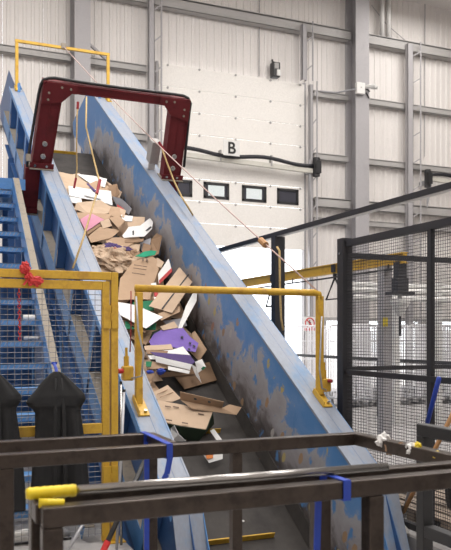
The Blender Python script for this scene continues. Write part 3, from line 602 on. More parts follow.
piece('cardboard_box', 'large flattened kraft box printed with faint text lines', 'kraft', [(133, 262, .46), (152, 256.5, .50), (161, 262, .50), (154, 283, .43), (150, 300, .38), (118, 300, .34), (120, 279, .38)], cuts=4,
      parts=[('print_line', 'print_brown', [(134+d, 264.5+e, .495), (147+d, 266.5+e, .505), (147+d, 267.0+e, .503), (134+d, 265.0+e, .493)], None) for d, e in ((0, 0), (-.6, 3.0), (-2, 8.0))]+[('print_mark', 'print_brown', [(142+d, 258.5, .515), (144+d, 258.7, .516), (144+d, 261, .512), (142+d, 260.8, .511)], None) for d in (0, 4)])
piece('cardboard_sheet', 'kraft flap between the printed box and the wall', 'pale_kraft', [(150, 262, .43), (159, 258, .5), (160, 268, .46), (154, 278, .4)])
# crumpled paper
def crumple(px, py, h, rx, ry, rz, label, mat, name='crumpled_paper', seed=3, n=22):
    c = on_belt(px, py, h); m = MB(); sd = Vector((seed*3.1, seed*7.7, 1)); vs = []
    for j in range(n+1):
        for i in range(n*2):
            th, ph = math.pi*j/n, math.pi*i/n
            d = Vector((math.sin(th)*math.cos(ph), math.sin(th)*math.sin(ph), math.cos(th)))
            r = .95+.26*noise.noise(d*2.2+sd)+.42*abs(noise.noise(d*3.6+sd))-.22*abs(noise.noise(d*7+sd))+.12*abs(noise.noise(d*13+sd))
            vs.append(c+ (Matrix.Rotation(TH, 3, 'X') @ Vector((d.x*rx*r, d.y*ry*r, d.z*rz*r))))
    fs = []
    for j in range(n):
        for i in range(2*n): a = j*2*n+i; b_ = j*2*n+(i+1) % (2*n); fs.append((a, b_, b_+2*n, a+2*n))
    m.add(vs, fs); return tag(m.build(name, mat), label, 'paper')
crumple(112, 261, .36, .36, .30, .17, 'big crumpled ball of brown paper beside the near flange', 'pale_kraft', seed=3, n=26)
crumple(127, 258, .38, .20, .17, .12, 'smaller crumpled brown paper touching the printed kraft box', 'kraft', seed=6)
crumple(112, 247.5, .50, .13, .09, .05, 'torn purple film scrap on top of the crumpled paper', 'dark_purple_board', 'plastic_scrap', 9, 12)
crumple(125, 249.5, .50, .10, .05, .035, 'dark purple film scrap beside the green strip', 'dark_purple_board', 'plastic_scrap', 11, 12)
crumple(115, 249, .535, .03, .02, .02, 'tiny red scrap on the crumpled paper', 'red_board', 'plastic_scrap', 12, 8)
piece('printed_carton', 'white carton panel with red printed edge standing by the wall', 'white_board', [(158, 274, .44), (168.5, 258.5, .58), (172, 271, .54), (159, 284, .42)], parts=[('red_edge', 'red_board', [(159, 280.5, .445), (171.5, 268, .56), (172.3, 271.5, .553), (159.2, 284.5, .433)], None)])
piece('cardboard_box', 'big flattened kraft box with dark tape line and curling flap by the wall', 'pale_kraft', [(149, 306.5, .44), (179.5, 267.5, .60), (198.5, 282.5, .60), (172, 313.5, .44)], bend=.01,
      parts=[('tape_line', 'black_print', [(161.5, 308.5, .463), (188, 274.2, .613), (189, 275, .613), (162.5, 309.2, .463)], None),
             ('curled_flap', 'white_board', [(198.5, 282.5, .60), (196.5, 301, .50), (181, 330, .36), (178, 328.5, .34), (186, 306, .46)], None)])
piece('cardboard_sheet', 'tan sheet lying beneath the big taped box', 'kraft', [(150, 290, .36), (170, 284, .42), (172, 300, .38), (160, 318, .32), (148, 312, .3)])
piece('red_tube', 'small red and white tube above the hoop bar', 'red_board', [(154, 290.5, .47), (158, 290.5, .47), (157.5, 298, .46), (154, 298, .46)], thick=.02, cat='tube', parts=[('white_end', 'white_board', [(154, 296, .475), (157.6, 296, .475), (157.4, 299, .47), (154, 299, .47)], None)])
piece('green_board', 'green board behind the white sheet under the hoop bar', 'green_board', [(133, 302, .38), (155, 301, .40), (154, 311, .38), (134, 312, .35)])
piece('cardboard_sheet', 'grey white card lying by the wall under the curled flap', 'grey_board', [(163, 321, .33), (185, 318, .36), (187, 326, .33), (170, 330, .28)])
piece('cardboard_sheet', 'kraft sheet beside the hoop post under white sheet', 'kraft', [(122, 318, .28), (146, 325, .30), (152, 333, .28), (146, 345, .24), (124, 336, .22)])
piece('green_board', 'long green strip peeping from under the white sheet', 'green_board', [(125, 322, .35), (156.5, 323, .38), (155.5, 330, .36), (125, 329, .33)])
piece('white_card', 'white sheet lying beneath the hoop bar beside its post', 'white_board', [(117, 302, .42), (135, 305, .44), (163, 317.5, .46), (146, 329, .42), (119, 315, .39)])
piece('dark_green_scrap', 'dark green scrap beside the purple sheet', 'dark_green_board', [(148, 334, .26), (160, 329, .29), (162, 334, .28), (152, 341, .25)])
piece('cardboard_box', 'brown open box behind the purple sheet by the wall', 'kraft', [(192, 333, .30), (195, 331, .36), (207, 350, .34), (199, 361, .22), (190, 352, .2)])
piece('purple_sheet', 'purple die-cut sheet with rows of small holes', 'purple_board', [(149, 342, .30), (154, 334, .33), (163, 329.5, .35), (183, 328.5, .37), (190, 337, .36), (198.5, 343.5, .35), (195.5, 352, .33), (182, 349, .32), (167.5, 346.5, .31), (151, 346, .29)], parts=[('punched_hole', 'black_print', [(x, y, h), (x+2.4, y+.6, h), (x+2.2, y+2, h), (x-.2, y+1.4, h)], None) for x, y, h in ((181, 336, .365), (189, 342, .36), (193, 345, .355), (188, 348, .345))])
piece('cardboard_strip', 'tan strip in front of the purple sheet', 'pale_kraft', [(144, 347, .31), (171, 344.5, .34), (173, 350, .33), (145, 351, .30)])
piece('white_card', 'white sheet slanting under the purple folded tray', 'white_board', [(146, 353, .29), (172, 350, .33), (183, 346.5, .34), (191, 357, .32), (150, 360, .28)])
piece('purple_tray', 'folded purple tray with white front edge', 'dark_purple_board', [(150, 352.5, .345), (190, 355.5, .37), (195, 362, .36), (191.5, 365, .35), (155, 356, .34)], parts=[('white_edge', 'white_board', [(155, 356, .352), (192, 364.5, .36), (190, 370, .32), (156, 362, .31)], None), ('white_tail', 'white_board', [(191, 364, .36), (196, 367, .34), (201.5, 383, .24), (196, 376, .26)], None)])
piece('white_card', 'small white flap with green corner near the belt edge', 'white_board', [(195, 362, .28), (202, 359, .30), (206, 367, .26), (198, 373, .2)], parts=[('green_corner', 'green_board', [(203, 366.5, .268), (206, 367, .268), (203, 370, .24), (201, 369, .24)], None)])
piece('cardboard_strip', 'tan board beside the blue plastic scrap', 'kraft', [(148, 361, .28), (170, 364, .29), (170.5, 368.5, .27), (147, 369, .25)])
piece('cardboard_sheet', 'kraft sheet hanging beside the near wall below the hoop switch', 'kraft', [(139, 362, .22), (149, 366, .23), (156, 369, .22), (151, 384, .15), (142, 378, .16)])
piece('cardboard_strip', 'narrow dark board on the bare belt below the purple tray', 'dark_kraft', [(156, 373, .10), (193, 371, .10), (196, 374, .08), (160, 378, .07)])
crumple(161, 371.5, .26, .045, .03, .035, 'bright blue plastic scrap in front of the tan boards', 'blue_plastic', 'plastic_scrap', 15, 12)
crumple(150, 372, .27, .04, .02, .02, 'thin blue plastic shred beside the hoop post', 'blue_plastic', 'plastic_scrap', 17, 10)
crumple(190, 379, .04, .025, .02, .01, 'tan paper crumb lying alone on the belt', 'kraft', 'paper_crumb', 19, 8)
piece('cardboard_sheet', 'tan perforated flap lying behind the green-sided box', 'pale_kraft', [(152, 393, .19), (167.5, 385.5, .22), (181, 398.5, .20), (172, 402, .18), (158, 401, .17)], parts=[('crease', 'dark_kraft', [(x0, y0, .213), (x1, y1, .213), (x1+.5, y1+.4, .213), (x0+.5, y0+.4, .213)], None) for x0, y0, x1, y1 in ((157, 394, 169, 389), (160, 397, 173, 392))])
piece('cardboard_box', 'box with tan top and dark green side on the belt', 'pale_kraft', [(157, 400.5, .20), (182, 405, .21), (212.5, 412.5, .22), (206, 429.5, .20), (180, 426, .19), (165, 423, .18)], bend=.006, parts=[('green_side', 'dark_green_board', [(165, 423.5, .178), (180, 426.5, .188), (206, 430, .198), (198.5, 441.5, .03), (180, 438.5, .03), (168, 434, .03)], [(0, 1, 2, 3, 4, 5)]), ('green_end', 'dark_green_board', [(206, 430, .198), (213, 413, .218), (214, 424, .05), (198.5, 441.5, .03)], None)]+[('slot', 'print_brown', [(x, y, .225), (x+6, y+1, .225), (x+6, y+2, .224), (x, y+1, .224)], None) for x, y in ((165, 405.5), (198, 413), (166, 419), (182, 422), (173, 406))])
piece('cardboard_tray', 'brown open tray with torn tongue lying across the green-sided box', 'kraft', [(180, 391.5, .36), (224, 401.5, .35), (222, 408, .26), (180.5, 400, .26), (192, 409, .24), (236.5, 415, .22), (241.5, 407.5, .24), (229.5, 404.5, .26)], faces=[(0, 1, 2, 3), (3, 2, 7, 6, 5, 4)], bend=.006, parts=[('hole', 'black_print', [(x, y, .325), (x+2.6, y+.5, .325), (x+2.5, y+2, .323), (x-.1, y+1.4, .323)], None) for x, y in ((194, 398), (208, 401))])
piece('white_scrap', 'torn white scrap sticking up beside the near wall', 'white_board', [(171, 428, .16), (175, 425, .24), (179, 434, .18), (186, 441, .12), (172, 441, .08)])
piece('white_scrap', 'curled white scrap beyond the green box side', 'white_board', [(210, 431, .10), (214, 429, .12), (222, 440, .08), (217, 441, .07)])
piece('printed_carton', 'white carton with orange print at the bottom of the pile', 'white_board', [(199, 449, .12), (222.5, 450, .12), (222.5, 459, .08), (209, 463, .07)], parts=[('orange_print', 'orange_board', [(204, 451, .128), (213, 452, .126), (213, 458, .10), (207, 459, .10)], None)])
crumple(243, 521, .012, .012, .010, .006, 'tiny white crumb on the bare belt above yellow cleat', 'white_board', 'paper_crumb', 23, 8)
crumple(264, 458, .012, .05, .03, .012, 'rust coloured paper scrap stuck at the belt edge', 'orange_board', 'paper_crumb', 25, 10)
crumple(168, 449, .01, .025, .016, .008, 'pale crumb beside the near wall of the belt', 'white_board', 'paper_crumb', 26, 8)
for (lab, mt, q) in (
    ('narrow white board edge between the tan top sheets', 'white_board', [(84, 193, .475), (101, 197, .49), (101, 199, .485), (84, 195, .47)]),
    ('thin brown board peeking under the large white sheet', 'dark_kraft', [(90, 203, .45), (113, 208, .47), (113, 211, .46), (92, 206, .44)]),
    ('tan corner leaning on the grey printed board', 'pale_kraft', [(117, 207, .47), (126, 211, .51), (124, 218, .48), (116, 214, .46)]),
    ('brown strip along the lower edge of the pink sheet', 'dark_kraft', [(87, 232, .462), (104, 221, .482), (105, 223, .478), (88, 235, .458)]),
    ('small tan flap beside the crushed open box', 'pale_kraft', [(100, 222, .49), (109, 219, .51), (112, 226, .5), (103, 229, .48)]),
    ('brown edge strip under the handled white sheet', 'dark_kraft', [(124, 239.5, .475), (144, 239, .51), (143, 242, .5), (125, 243, .47)]),
    ('dark folded board in the gap by the upright flap', 'dark_kraft', [(143, 243, .46), (152, 246, .49), (149, 254, .46), (142, 252, .44)]),
    ('tan scrap below the green strip by the wall', 'pale_kraft', [(157, 258, .5), (164, 262, .54), (161, 268, .5), (155, 266, .47)]),
    ('small white scrap above the red and white tube', 'white_board', [(151, 284, .46), (156, 283, .48), (157, 288, .47), (152, 289, .46)]),
    ('brown board edge under the white sheet by the hoop post', 'dark_kraft', [(121, 316, .36), (146, 330, .39), (145, 333, .38), (121, 319, .34)]),
    ('crooked tan board between the taped box and grey card', 'kraft', [(158, 314, .42), (180, 306, .45), (180, 312, .43), (161, 321, .39)]),
    ('tan scrap between the purple sheet and grey card', 'pale_kraft', [(160, 327, .36), (174, 322, .39), (178, 328, .37), (163, 331, .35)]),
    ('long brown board edge below the tan strip', 'dark_kraft', [(146, 350, .32), (168, 351, .34), (167, 354, .33), (147, 354, .31)]),
    ('thin white board under the purple tray tail', 'white_board', [(168, 366, .30), (190, 371, .31), (189, 374, .29), (168, 370, .28)]),
    ('small green scrap beside the tan board and hoop post', 'green_board', [(146, 362, .30), (152, 362, .31), (151, 367, .3), (146, 367, .29)])):
    piece('cardboard_scrap', lab, mt, q)
# ================================================================== STAIRS
st = thing('blue_stairs', 'steep blue steel stairs with checker plate treads beside the conveyor', 'stairs', (.8, 5.95, 0))
RISE, RUN = .22, .28
for k in range(16):
    z = RISE*(k+1); y = 5.95+RUN*k
    m = MB(); m.box(.42, 1.195, y, y+.24, z-.006, z); m.box(.42, 1.195, y, y+.006, z-.055, z); m.box(.42, 1.195, y+.234, y+.24, z-.055, z)
    m.build('tread', 'blue_paint', st)
    m = MB()
    for q in range(16): 
        x0 = .44+q*.047
        m.hexa([(x0, y-.002, z-.045+.0), (x0+.012, y-.002, z-.045), (x0+.032, y-.002, z-.010), (x0+.02, y-.002, z-.010), (x0, y, z-.045), (x0+.012, y, z-.045), (x0+.032, y, z-.01), (x0+.02, y, z-.01)])
    m.box(.42, 1.195, y-.001, y+.03, z, z+.003)
    m.build('nosing_pattern', 'worn_flange_paint', st)
for x in (.36, 1.2):
    m = MB(); y0, z0, y1, z1 = 5.75, .02, 5.95+RUN*15.4, RISE*16.4
    dn = Vector((0, -math.sin(math.atan2(RISE, RUN)), math.cos(math.atan2(RISE, RUN)))); off = dn*.12
    a, b_ = Vector((x, y0, z0)), Vector((x, y1, z1))
    m.prism([a-off*.2, b_-off*.9, b_+off, a+off], (.008, 0, 0)); m.build('stringer', 'blue_paint', st)
    m = MB(); m.prism([a+off, b_+off, b_+off-dn*.01, a+off-dn*.01], (.085 if x > 1 else -.085, 0, 0)); m.build('stringer_flange', 'dusty_steel', st)
lz = RISE*17
m = MB(); m.box(.36, 1.4, 5.95+RUN*16, 14.0, lz-.05, lz); m.box(.36, 1.4, 5.95+RUN*16, 5.96+RUN*16, lz-.15, lz-.05); m.build('landing', 'blue_paint', st)
for y in (10.6, 12.2, 13.8):
    for x in (.42, 1.32):
        m = MB(); m.box(x-.04, x+.04, y-.04, y+.04, 0, lz-.05); m.build('landing_post', 'shaded_blue_paint', st)
for y, zz in ((7.4, .9), (8.9, 2.1)):
    for x in (.5, .95):
        m = MB(); m.box(x-.04, x+.04, y+.5, y+.58, 0, zz+.2); m.build('stair_leg', 'shaded_blue_paint', st)
def roll(px, py, Y, wd, r, label, mat):
    p = at_Y(px, py, Y); o = MB(); o.tube([(p.x-wd/2, Y, p.z), (p.x+wd/2, Y, p.z)], r, 12); k = tag(o.build('tape_roll', mat), label, 'tape roll')
    m = MB(); m.tube([(p.x+wd/2, Y, p.z), (p.x+wd/2+.012, Y, p.z)], r*.6, 10); m.build('core', 'dusty_steel', k)
roll(29, 317.5, 8.0, .12, .032, 'pale tape roll lying on a stair tread under the ribbon', 'white_plastic')
roll(31, 338, 7.7, .14, .02, 'slim grey roll lying on the tread below the pale roll', 'galvanised')
# ================================================================== YELLOW GATE
GY = 5.62; GX1 = 1.452
g = thing('yellow_gate', 'yellow framed wire mesh gate in front of the stairs', 'gate', (.95, GY, 0)); gz = 2.085
m = MB(); m.box(GX1-.055, GX1, GY-.03, GY+.03, .01, gz); m.box(GX1-.1, GX1+.05, GY-.08, GY+.08, 0, .01); m.build('post', 'yellow_paint', g, bevel=.004)
m = MB(); m.box(.30, .355, GY-.03, GY+.03, .01, gz); m.box(.27, .4, GY-.08, GY+.08, 0, .01); m.build('post', 'yellow_paint', g, bevel=.004)
m = MB(); m.box(.356, GX1-.056, GY-.03, GY+.03, gz-.062, gz); m.build('lintel_bar', 'yellow_paint', g, bevel=.004)
lx0, lx1, lt = .37, GX1-.068, gz-.072
m = MB(); m.box(lx1-.056, lx1, GY-.025, GY+.025, .012, lt); m.build('leaf_stile', 'yellow_paint', g, bevel=.003)
m = MB(); m.box(lx0, lx0+.056, GY-.025, GY+.025, .012, lt); m.build('leaf_stile', 'yellow_paint', g, bevel=.003)
for z0, z1 in ((lt-.066, lt), (.845, .92)):
    m = MB(); m.box(lx0+.057, lx1-.057, GY-.025, GY+.025, z0, z1); m.build('leaf_rail', 'yellow_paint', g, bevel=.003)
for zc in (1.74, .5):
    m = MB(); m.box(lx1-.05, lx1+.01, GY-.036, GY-.026, zc-.09, zc+.09); m.box(lx1+.016, GX1-.002, GY-.040, GY-.031, zc-.09, zc+.09); m.tube([(lx1+.012, GY-.036, zc-.03), (lx1+.012, GY-.036, zc+.03)], .010, 6); m.build('hinge', 'yellow_paint', g)
m = MB(); wx = lx0+.056
while wx < lx1-.05: m.wire((wx, GY, .05), (wx, GY, lt-.06), .0021); wx += .05
wz = .07
while wz < lt-.06: m.wire((lx0+.05, GY-.004, wz), (lx1-.05, GY-.004, wz), .0024); wz += .04
stuff(m.build('wire_mesh', 'mesh_wire', g))
# ribbon and chain
rib = thing('red_ribbon', 'red ribbon tied in a bow round the gate top bar', 'ribbon', at_Y(28, 280, GY-.04))
def blob(px, py, dx, dz, seed, n=10):
    c = at_Y(px, py, GY-.05); m = MB(); vs = []
    for j in range(n+1):
        for i in range(n*2):
            th, ph = math.pi*j/n, math.pi*i/n; d = Vector((math.sin(th)*math.cos(ph), math.sin(th)*math.sin(ph), math.cos(th)))
            r = 1+.5*noise.noise(d*2.5+Vector((seed, 0, 0))); vs.append(c+Vector((d.x*dx*r, d.y*.02*r, d.z*dz*r)))
    m.add(vs, [(j*2*n+i, j*2*n+(i+1) % (2*n), (j+1)*2*n+(i+1) % (2*n), (j+1)*2*n+i) for j in range(n) for i in range(2*n)]); return m
blob(25, 268, .035, .045, 1).build('loop', 'red_plastic', rib); blob(35, 281, .06, .035, 4).build('loop', 'red_plastic', rib); blob(29, 277, .03, .03, 8).build('knot', 'red_plastic', rib)
m = MB()
for k in range(3):
    a = at_Y(27+k*3, 279, GY-.055); b_ = at_Y(22+k*7, 285+k, GY-.06); m.prism([a, a+Vector((.015, 0, 0)), b_+Vector((.02, 0, 0)), b_], (0, -.003, 0))
m.build('tail', 'red_plastic', rib)
ch = thing('red_chain', 'red plastic chain hanging inside the gate mesh', 'chain', at_Y(19, 291, GY+.04))
m = MB()
a0, a1 = at_Y(19, 289, GY+.04), at_Y(20, 340, GY+.04)
for k in range(16):
    c = a0.lerp(a1, (k+.5)/16); rz = .016; ring = [c+Vector((math.cos(q*math.pi/4)*(.011 if k % 2 else .004), math.cos(q*math.pi/4)*(.004 if k % 2 else .011), math.sin(q*math.pi/4)*rz)) for q in range(9)]
    m.tube(ring, .0038, 5, False)
m.build('links', 'red_plastic', ch)
# ------------------------------------------------------------------ coats
def coat(px, dx, label, seed):
    Y = GY-.13; rows = []
    prof = [(371.5, 54, 59.5), (373, 51, 62.5), (376, 47.5, 66.5), (380, 43.5, 70.5), (385, 39, 75.5), (390, 35, 80.5), (395, 30.5, 84.8), (399, 27, 86), (402, 25.5, 85), (405, 27.5, 83), (408, 31.5, 81), (412, 34.5, 80.5), (430, 34.5, 83), (445, 33, 85), (462, 31.5, 87), (480, 30.5, 88.5), (497, 29, 90), (512, 28.5, 90)]
    n = 64; m = MB(); vs = []
    P = []
    for i in range(len(prof)-1):
        for u in range(4):
            f = u/4; P.append(tuple(prof[i][k]*(1-f)+prof[i+1][k]*f for k in range(3)))
    P.append(prof[-1])
    for j, (py, xa_, xb_) in enumerate(P):
        A, B = at_Y(xa_+dx, py, Y), at_Y(xb_+dx, py, Y); c = (A+B)/2; hw = (B.x-A.x)/2; dp = min(.085, .35*hw+.015)
        z = (A.z+B.z)/2
        for i in range(n):
            a = 2*math.pi*i/n; t_ = (py-372)/140
            fold = .020*math.sin(a*7+seed+1.2*t_)*min(1, t_*2.4)+.012*noise.noise(Vector((math.cos(a)*2.2, math.sin(a)*2.2, t_*5+seed)))
            vs.append(Vector((c.x+math.cos(a)*(hw*.99)+fold*.5*math.cos(a)*.3, Y+math.sin(a)*(dp+fold), z+ (0 if j else 0))))
    rn = len(P); fs = [(j*n+i, j*n+(i+1) % n, (j+1)*n+(i+1) % n, (j+1)*n+i) for j in range(rn-1) for i in range(n)]+[tuple(range(n))]
    m.add(vs, fs); top = at_Y(57.3+dx, 371, Y)
    t = thing('black_coat', label, 'coat', (top.x, Y, at_Y(57+dx, 512, Y).z))
    m.build('coat_body', 'black_cloth', t, smooth=True)
    for sd in (1, -1):      # seams of the open front hanging as two lapels
        q = MB(); cx_ = top.x+sd*.02
        q.tube([(cx_, Y-.05, top.z-.05), (cx_+sd*.01, Y-.088, top.z-.3), (cx_+sd*.018, Y-.098, top.z-.7), (cx_+sd*.02, Y-.105, top.z-1.05)], [.008, .014, .016, .016], 8); q.build('lapel', 'black_cloth', t, smooth=True)
    q = MB(); q.tube([top+Vector((-.004, 0, -.02)), top+Vector((-.004, .03, .015)), top+Vector((-.006, .10, .05))], .012, 8); q.bar(top+Vector((-.025, .10, .055)), top+Vector((.015, .10, .055)), .018); q.build('hanging_loop', 'blue_plastic', t)
coat(56, 0, 'long black coat hanging by a blue loop on gate mesh', 1.0)
coat(-8, -64, 'second black coat hung on the gate mesh farther from the yellow post', 2.7)
# ================================================================== MESH FENCE, RAILS
FX = 3.66
fe = thing('mesh_fence', 'tall black framed wire mesh fence beside the conveyor', 'fence', (FX, 5.0, 0)); fz = 2.47; FY1 = 5.86; FY0 = 3.0
m = MB(); m.box(FX-.05, FX+.05, FY1-.05, FY1+.05, .01, fz+.02); m.box(FX-.1, FX+.1, FY1-.1, FY1+.1, 0, .01); m.build('post', 'dark_steel', fe)
ymid = at_X(431, 300, FX).y
m = MB(); m.box(FX-.02, FX+.02, ymid-.022, ymid+.022, .05, fz-.06); m.build('upright', 'dark_steel', fe)
m = MB(); m.box(FX-.03, FX+.03, FY0-.06, FY0, 0, fz); m.build('post', 'dark_steel', fe)
zm = at_X(357, 372, FX).z
for z0, z1 in ((fz-.06, fz), (zm-.03, zm+.015), (.05, .1)):
    m = MB(); m.box(FX-.025, FX+.025, FY0, FY1-.052, z0, z1); m.build('rail', 'dark_steel', fe)
m = MB(); k = FY0
while k < FY1-.04: m.wire((FX, k, .1), (FX, k, fz-.05), .0021); k += .026
k = .1
while k < fz-.05: m.wire((FX-.003, FY0, k), (FX-.003, FY1-.05, k), .0022); k += .026
stuff(m.build('wire_mesh', 'dark_steel', fe))
m = MB(); disc(m, (FX-.05, FY1, fz-.12), (-1, 0, 0), .012, .01); m.build('bolt', 'chrome', fe)
fe2 = thing('mesh_fence', 'black mesh fence panel behind the tall fence, running toward the grey hoist', 'fence', (4.6, FY1, 0))
m = MB(); X2 = 6.2
for z0, z1 in ((fz-.16, fz-.11), (zm-.0, zm+.04), (.05, .1)): m.box(FX+.052, X2, FY1-.02, FY1+.02, z0, z1)
m.build('rail', 'dark_steel', fe2)
for x in (4.62, 5.5):
    m = MB(); m.box(x-.02, x+.02, FY1-.018, FY1+.018, .1, fz-.16); m.build('upright', 'dark_steel', fe2)
m = MB(); k = FX+.06
while k < X2: m.wire((k, FY1, .1), (k, FY1, fz-.13), .0016); k += .03
k = .1
while k < fz-.13: m.wire((FX+.05, FY1-.003, k), (X2, FY1-.003, k), .0016); k += .03
stuff(m.build('wire_mesh', 'dark_steel', fe2))
# overhead rail with its post
OX = 4.0; oh = thing('overhead_rail', 'long dark overhead track rising above the mesh fence on one post', 'rail', (OX, 7.7, 0))
za = at_X(220, 250, OX).z; yb = at_X(451, 190, OX).y
m = MB(); m.box(OX-.04, OX+.04, 3.2, 11.5, za-.02, za+.02); m.box(OX-.04, OX-.03, 3.2, 11.5, za-.032, za-.02); m.build('track', 'dark_steel', oh)
m = MB(); m.box(OX-.028, OX+.035, 3.2, 11.5, za-.038, za-.021); m.build('underside_highlight', 'white_plastic', oh)  # pale strip standing in for light reflected along the track's underside
yp = at_X(278, 300, OX).y
m = MB(); m.box(OX-.065, OX+.065, yp-.055, yp+.055, 0, za-.039); m.build('post', 'dark_steel', oh)
m = MB(); m.box(OX-.065, OX+.065, 3.14, 3.2, 0, za); m.build('post', 'dark_steel', oh)
cord('rope', 'knotted rope dangling beside the dark track post', [at_X(277, 247, OX-.076), at_X(279.5, 251, OX-.076), at_X(280, 290, OX-.076), at_X(281, 318, OX-.076), at_X(283, 330, OX-.076)], .014, 'rope')
# guard rail before the cages
gr = thing('guard_rail', 'low dark guard rail running in front of the roll cages', 'guard rail', (8.4, 13, 0))
for z in (1.12,):
    m = MB(); m.bar((8.4, 9.6, z), (8.4, 16.5, z), .06); m.build('rail', 'dark_steel', gr)
for y in (9.8, 12.2, 14.4, 16.4):
    m = MB(); m.box(8.37, 8.43, y-.03, y+.03, 0, 1.09); m.build('post', 'dark_steel', gr)
# sign
def sign(px0, px1, py0, py1):
    A, B = at_Y(px0, py0, YB-.52), at_Y(px1, py1, YB-.52); x0, x1, z1, z0 = A.x, B.x, A.z, B.z; y = YB-.52
    t = thing('prohibition_sign', 'white sign with red crossed circle over a walking figure', 'sign', ((x0+x1)/2, y, z0)); w_ = x1-x0
    m = MB(); m.box(x0, x1, y, y+.012, z0, z1); m.build('plate', 'white_plastic', t)
    m = MB(); m.box(x0, x1, y+.012, y+.05, z0-.02, z1+.02); m.build('backing', 'purlin_grey', t)
    cx_, cz = (x0+x1)/2, z1-w_*.5; r = w_*.40
    m = MB(); m.tube([(cx_+r*math.cos(a*math.pi/12), y-.004, cz+r*math.sin(a*math.pi/12)) for a in range(25)], w_*.045, 6, False); m.bar((cx_-r*.7, y-.006, cz+r*.7), (cx_+r*.7, y-.006, cz-r*.7), .01, w_*.08, (1, 0, 1)); m.build('red_ring', 'red_plastic', t)
    m = MB(); q = w_*.01; disc(m, (cx_, y, cz+w_*.2), (0, -1, 0), w_*.05, .004, 10)
    m.bar((cx_, y-.002, cz+w_*.14), (cx_, y-.002, cz-w_*.05), w_*.1, .004, (0, 1, 0)); m.bar((cx_, y-.002, cz-w_*.04), (cx_-w_*.1, y-.002, cz-w_*.26), w_*.05, .004, (0, 1, 0)); m.bar((cx_, y-.002, cz-w_*.04), (cx_+w_*.1, y-.002, cz-w_*.26), w_*.05, .004, (0, 1, 0)); m.bar((cx_, y-.002, cz+w_*.12), (cx_-w_*.13, y-.002, cz-w_*.02), w_*.04, .004, (0, 1, 0)); m.bar((cx_, y-.002, cz+w_*.12), (cx_+w_*.12, y-.002, cz), w_*.04, .004, (0, 1, 0)); m.build('walking_figure', 'black_print', t)
    m = MB(); m.box(x0+.01, x1-.01, y-.004, y, z0+.01, z0+(z1-z0)*.22); m.build('red_strip', 'red_plastic', t)
sign(304.3, 315.2, 316.8, 331)
# yellow beam on grey post, hangers
BX = 6.0; y0, y1 = at_X(405, 255, BX).y, at_X(226, 297, BX).y; bz = at_X(340, 268, BX).z
yb_ = thing('yellow_beam', 'horizontal yellow beam on a grey post beyond the mesh fence', 'beam', (BX, 8.5, 0))
m = MB(); m.box(BX-.05, BX+.05, y0, y1, bz-.075, bz-.06); m.box(BX-.05, BX+.05, y0, y1, bz+.06, bz+.075); m.box(BX-.03, BX+.03, y0, y1, bz-.06, bz+.06); m.build('beam', 'yellow_paint', yb_)
yp = at_X(385, 300, BX).y; m = MB(); m.box(BX-.07, BX+.07, yp-.07, yp+.07, .01, bz-.076); m.box(BX-.15, BX+.15, yp-.15, yp+.15, 0, .01); m.build('post', 'column_grey', yb_)
pt = at_X(385, 322, BX-.08); m = MB(); m.box(BX-.078, BX-.071, pt.y-.05, pt.y+.05, pt.z-.06, pt.z+.06); m.build('tag', 'yellow_plastic', yb_)
yp = at_X(243, 300, BX).y; m = MB(); m.box(BX-.06, BX+.06, yp-.06, yp+.06, 0, bz-.076); m.build('post', 'column_grey', yb_)
m = MB(); m.tube([(BX-.06, y0+.2, bz-.14), (BX-.06, y1-.5, bz-.14)], .014, 6)
for yy in (y0+.3, (y0+y1)/2, y1-.6): m.tube([(BX-.06, yy, bz-.14), (BX-.05, yy, bz-.06)], .012, 6)
m.build('service_pipe', 'dark_steel', yb_)
def hanger(px, py0, py1, w_, label, kind):
    c = at_X(px, py0, BX-.02); e = at_X(px, py1, BX-.02); t = thing('hanging_handle', label, 'handle', (c.x, c.y, e.z))
    m = MB(); hgt = c.z-e.z
    m.bar((BX-.07, c.y-.05, bz), (BX-.07, c.y+.05, bz), .02, .12); m.bar((BX-.04, c.y, bz-.08), (BX-.04, c.y, c.z-hgt*.2), .05, .04); m.build('trolley', 'dark_steel', t)
    A = Vector((BX-.04, c.y, c.z-hgt*.2)); m = MB()
    if kind: m.tube([A, Vector((BX-.04, c.y-w_/2, e.z)), Vector((BX-.04, c.y+w_/2, e.z)), A], .018, 6)
    else: m.tube([A+Vector((0, -w_*.28, 0)), Vector((BX-.04, c.y-w_/2, e.z)), Vector((BX-.04, c.y+w_/2, e.z)), A+Vector((0, w_*.28, 0)), A+Vector((0, -w_*.28, 0))], .02, 6)
    m.build('triangle_grip', 'dark_steel', t)
hanger(336, 272, 299, .52, 'dark triangular handle hung from the yellow beam beside the fence post', 1)
hanger(274, 292, 306, .55, 'dark trapezoid handle hung below the yellow beam by the track post', 0)
# hoist
HX = 6.9; hp = at_w(400, 290, 9.9); ho = thing('hoist', 'grey hanging hoist with pale funnel and thin rod behind the fence', 'hoist', (hp.x, hp.y, at_w(400, 335, 9.9).z))
def hz(py): return at_w(400, py, 9.9).z
m = MB(); m.box(hp.x-.06, hp.x+.06, hp.y-.06, hp.y+.06, hz(278), hz(262)); m.box(hp.x-.085, hp.x+.085, hp.y-.07, hp.y+.07, hz(292), hz(278)); m.tube([(hp.x, hp.y, hz(262)), (hp.x, hp.y, bz-.076)], .03, 8); m.build('motor', 'dark_steel', ho)
m = MB(); m.box(hp.x-.17, hp.x+.17, hp.y-.1, hp.y+.1, hz(295), hz(292)); m.build('plate', 'dark_steel', ho)
m = MB(); m.tube([(hp.x, hp.y, hz(299)), (hp.x, hp.y, hz(303)), (hp.x, hp.y, hz(316))], [.13, .13, .035], 12); m.tube([(hp.x, hp.y, hz(299)), (hp.x, hp.y, hz(295))], .03, 6); m.build('funnel', 'white_plastic', ho)
